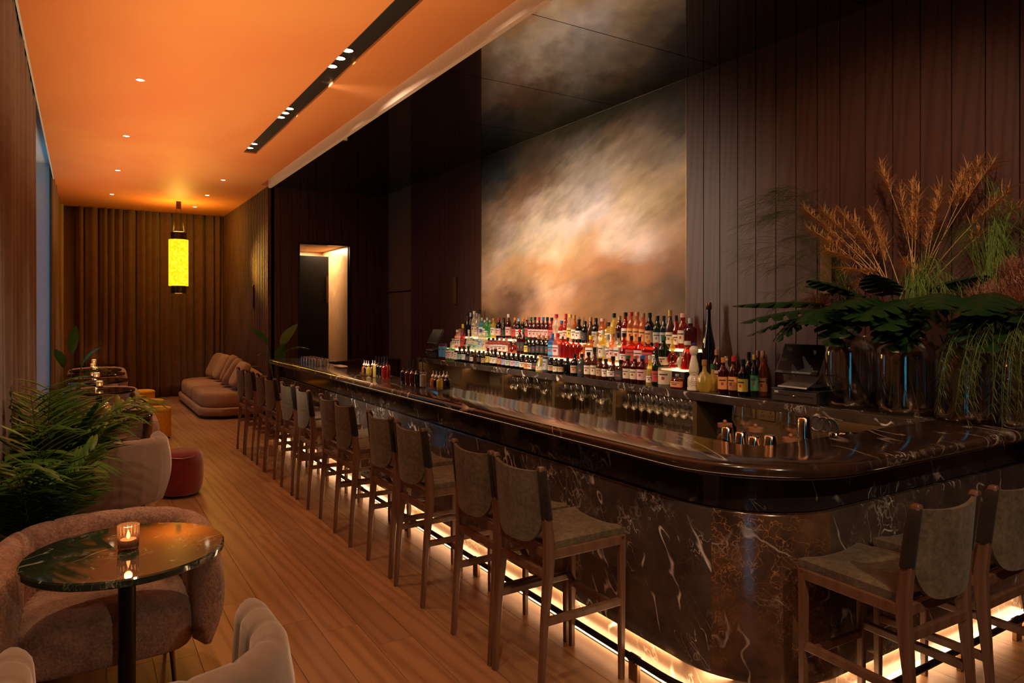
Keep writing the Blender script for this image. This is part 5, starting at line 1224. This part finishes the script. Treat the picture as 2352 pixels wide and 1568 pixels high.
TIPS = [(2021, 379, .18, 1), (2096, 425, .30, 1), (2067, 437, .26, 1), (2110, 440, .28, 1), (2162, 437, .24, 1), (2150, 462, .26, 1), (2224, 387, .22, 1), (2249, 375, .24, 1), (2286, 367, .24, 1), (2324, 433, .26, 1), (2344, 474, .30, 1), (1847, 483, .24, 0), (1855, 524, .26, 0), (1889, 487, .26, 0),
        (1930, 487, .26, 0), (1963, 507, .26, 0), (1897, 574, .22, 0), (1996, 487, .26, 0), (2010, 520, .24, 0), (1936, 615, .20, 0), (1940, 660, .22, 0), (2075, 600, .18, 1), (1900, 530, .3, 0)]
for i, (u, v, pl, sd) in enumerate(TIPS):
    X = 4.36+rg.uniform(-.10, .10); tp = ray(u, v, 'x', X); bp = (4.36+rg.uniform(-.04, .04), (2.44 if sd == 0 else 2.30)+rg.uniform(-.05, .05), 1.85)
    tp.x = min(tp.x, 4.50)
    reed('dried orange reed plume, %s' % ('%d%s from the left of the fan' % (sorted(range(len(TIPS)), key=lambda k: TIPS[k][0]).index(i)+1, 'st nd rd'.split()[sorted(range(len(TIPS)), key=lambda k: TIPS[k][0]).index(i)] if sorted(range(len(TIPS)), key=lambda k: TIPS[k][0]).index(i) < 3 else 'th')), bp, tp, pl, 40+i)
# green grass clumps
def grass_clump(lab, base, tips, seed, n, w_=.002, name='grass_clump', plume=True):
    r = random.Random(seed); root = thing(name, lab, 'grass', tuple(base), 0, 'green grass clumps in the arrangement'); m = MB(); m2 = MB(); b = Vector(base)
    for i in range(n):
        tu, tv, X = r.choice(tips); X += r.uniform(-.1, .06); t_ = ray(tu+r.uniform(-45, 45), tv+r.uniform(-35, 35), 'x', X); t_.x = min(t_.x, 4.48)
        hi = max(b.z, t_.z)+r.uniform(.02, .14); mid = b.lerp(t_, .5); mid.z = hi+.06
        b2 = Vector((r.uniform(-.03, .03), r.uniform(-.05, .05), 0))
        pts = [((1-u)**2*(b+b2)+2*u*(1-u)*mid+u*u*t_)-b for u in [k/12 for k in range(13)]]
        m.ribbon(pts, [.003*(1-k/14)+.0006 for k in range(13)], (pts[-1]-pts[0]).cross(Vector((.4, .1, 1))), fold=.3)
        if plume and i % 2 == 0: spray(m2, pts[-1], pts[-1]-pts[-4], .22, 22, .001, r, .5, .0009, .11)
    o = obj('blades', m, 'grass', root, ang=180); o['kind'] = 'stuff'
    if plume: o = obj('seed_heads', m2, 'grass', root, ang=180); o['kind'] = 'stuff'
grass_clump('airy green grass clump arching left over the till', (4.42, 2.72, 1.74), [(1720, 480, 4.4), (1710, 530, 4.45), (1760, 470, 4.45), (1830, 460, 4.5), (1730, 600, 4.4), (1800, 560, 4.4), (1800, 690, 4.3), (1880, 640, 4.4), (1850, 520, 4.5)], 71, 90)
grass_clump('green grass clump rising at the right edge above pink smoke bush', (4.42, 1.90, 1.74), [(2290, 470, 4.4), (2330, 500, 4.4), (2345, 560, 4.4), (2250, 530, 4.4), (2300, 620, 4.3), (2190, 560, 4.45)], 72, 60)
grass_clump('fine green grass tuft drooping over the leaves in the middle', (4.36, 2.30, 1.80), [(2130, 650, 4.25), (2170, 680, 4.25), (2210, 700, 4.22), (2100, 700, 4.22), (2180, 620, 4.3)], 73, 70)
# smoke bush puffs
def puff(lab, c, r, mt_, seed, n=1500, name='smoke_bush_plume'):
    rr_ = random.Random(seed); m = MB(); c = Vector(c)
    for i in range(n):
        v = Vector((rr_.gauss(0, 1), rr_.gauss(0, 1), rr_.gauss(0, 1))).normalized(); rad = rr_.random()**.6
        k = 1+.35*noise.noise(v*2.2+Vector((seed, 0, 0))); p = Vector((v.x*r[0], v.y*r[1], v.z*r[2]))*rad*k; w = v+Vector((rr_.uniform(-.8, .8), rr_.uniform(-.8, .8), rr_.uniform(-.8, .8))); pts = [p]
        for q in range(2): w = w+Vector((rr_.uniform(-.6, .6), rr_.uniform(-.6, .6), rr_.uniform(-.6, .6))); pts.append(pts[-1]+w.normalized()*.018)
        m.ribbon(pts, [.0011, .0013, .0005], w.cross(Vector((.3, .5, 1))))
    o = obj(name, m, mt_, ang=180, loc=c); tag(o, lab, 'smoke bush', 'smoke bush plumes'); return o
puff('rust smoke bush plume above the left dark leaf', ray(1885, 702, 'x', 4.32), (.10, .17, .075), 'smokered', 1)
puff('pale pink smoke bush plume at right, nearer its middle', ray(2278, 690, 'x', 4.25), (.11, .13, .11), 'smoke', 2, 2600)
puff('brownish smoke bush plume touching the right edge of the photo', ray(2345, 700, 'x', 4.25), (.11, .14, .10), 'smokered', 3, 1600)
puff('small ochre smoke bush plume highest at the right edge', ray(2330, 622, 'x', 4.3), (.08, .09, .07), 'smoke', 4, 1100)
puff('small rust smoke bush plume between middle grass and pink plume', ray(2215, 690, 'x', 4.35), (.07, .07, .07), 'smokered', 6, 800)
# hanging willow foliage
def willow(lab, top, drop, seed, n=24, spreadY=.10):
    r = random.Random(seed); root = thing('hanging_foliage', lab, 'foliage', tuple(top), 0, 'hanging willow foliage'); m = MB(); m2 = MB()
    for i in range(n):
        p = Vector((r.uniform(-.04, .04), r.uniform(-spreadY, spreadY), r.uniform(-.02, .05))); v = Vector((-.5+r.uniform(-.3, .3), r.uniform(-.5, .5), .4)); pts = [p]; l = drop*r.uniform(.6, 1.1)
        for k in range(14): v = (v+Vector((0, 0, -.28))).normalized(); pts.append(pts[-1]+v*l/12)
        m2.tube(pts, .0013, 4, r2=.0006)
        for k in range(2, 15):
            for s_ in range(3):
                q = pts[k].copy(); w = Vector((r.uniform(-1, 1), r.uniform(-1, 1), -.5)).normalized(); lp = [q]
                for a in range(4): w = (w+Vector((0, 0, -.25))).normalized(); lp.append(lp[-1]+w*.014)
                m.ribbon(lp, [.0006, .0018, .002, .0014, .0002], w.cross(Vector((.2, .4, 1))))
    o = obj('leaves', m, 'willow', root, ang=180); o['kind'] = 'stuff'; o = obj('twigs', m2, 'grass', root, ang=180); o['kind'] = 'stuff'
willow('hanging willow foliage over the third vase', ray(2235, 765, 'x', 4.14), .32, 91, 10, .06)
willow('hanging willow foliage over the rightmost vase', ray(2300, 745, 'x', 4.12), .50, 92, 18, .08)
willow('hanging willow foliage cut by the right edge of the photo', ray(2352, 740, 'x', 4.10), .58, 93, 16, .07)
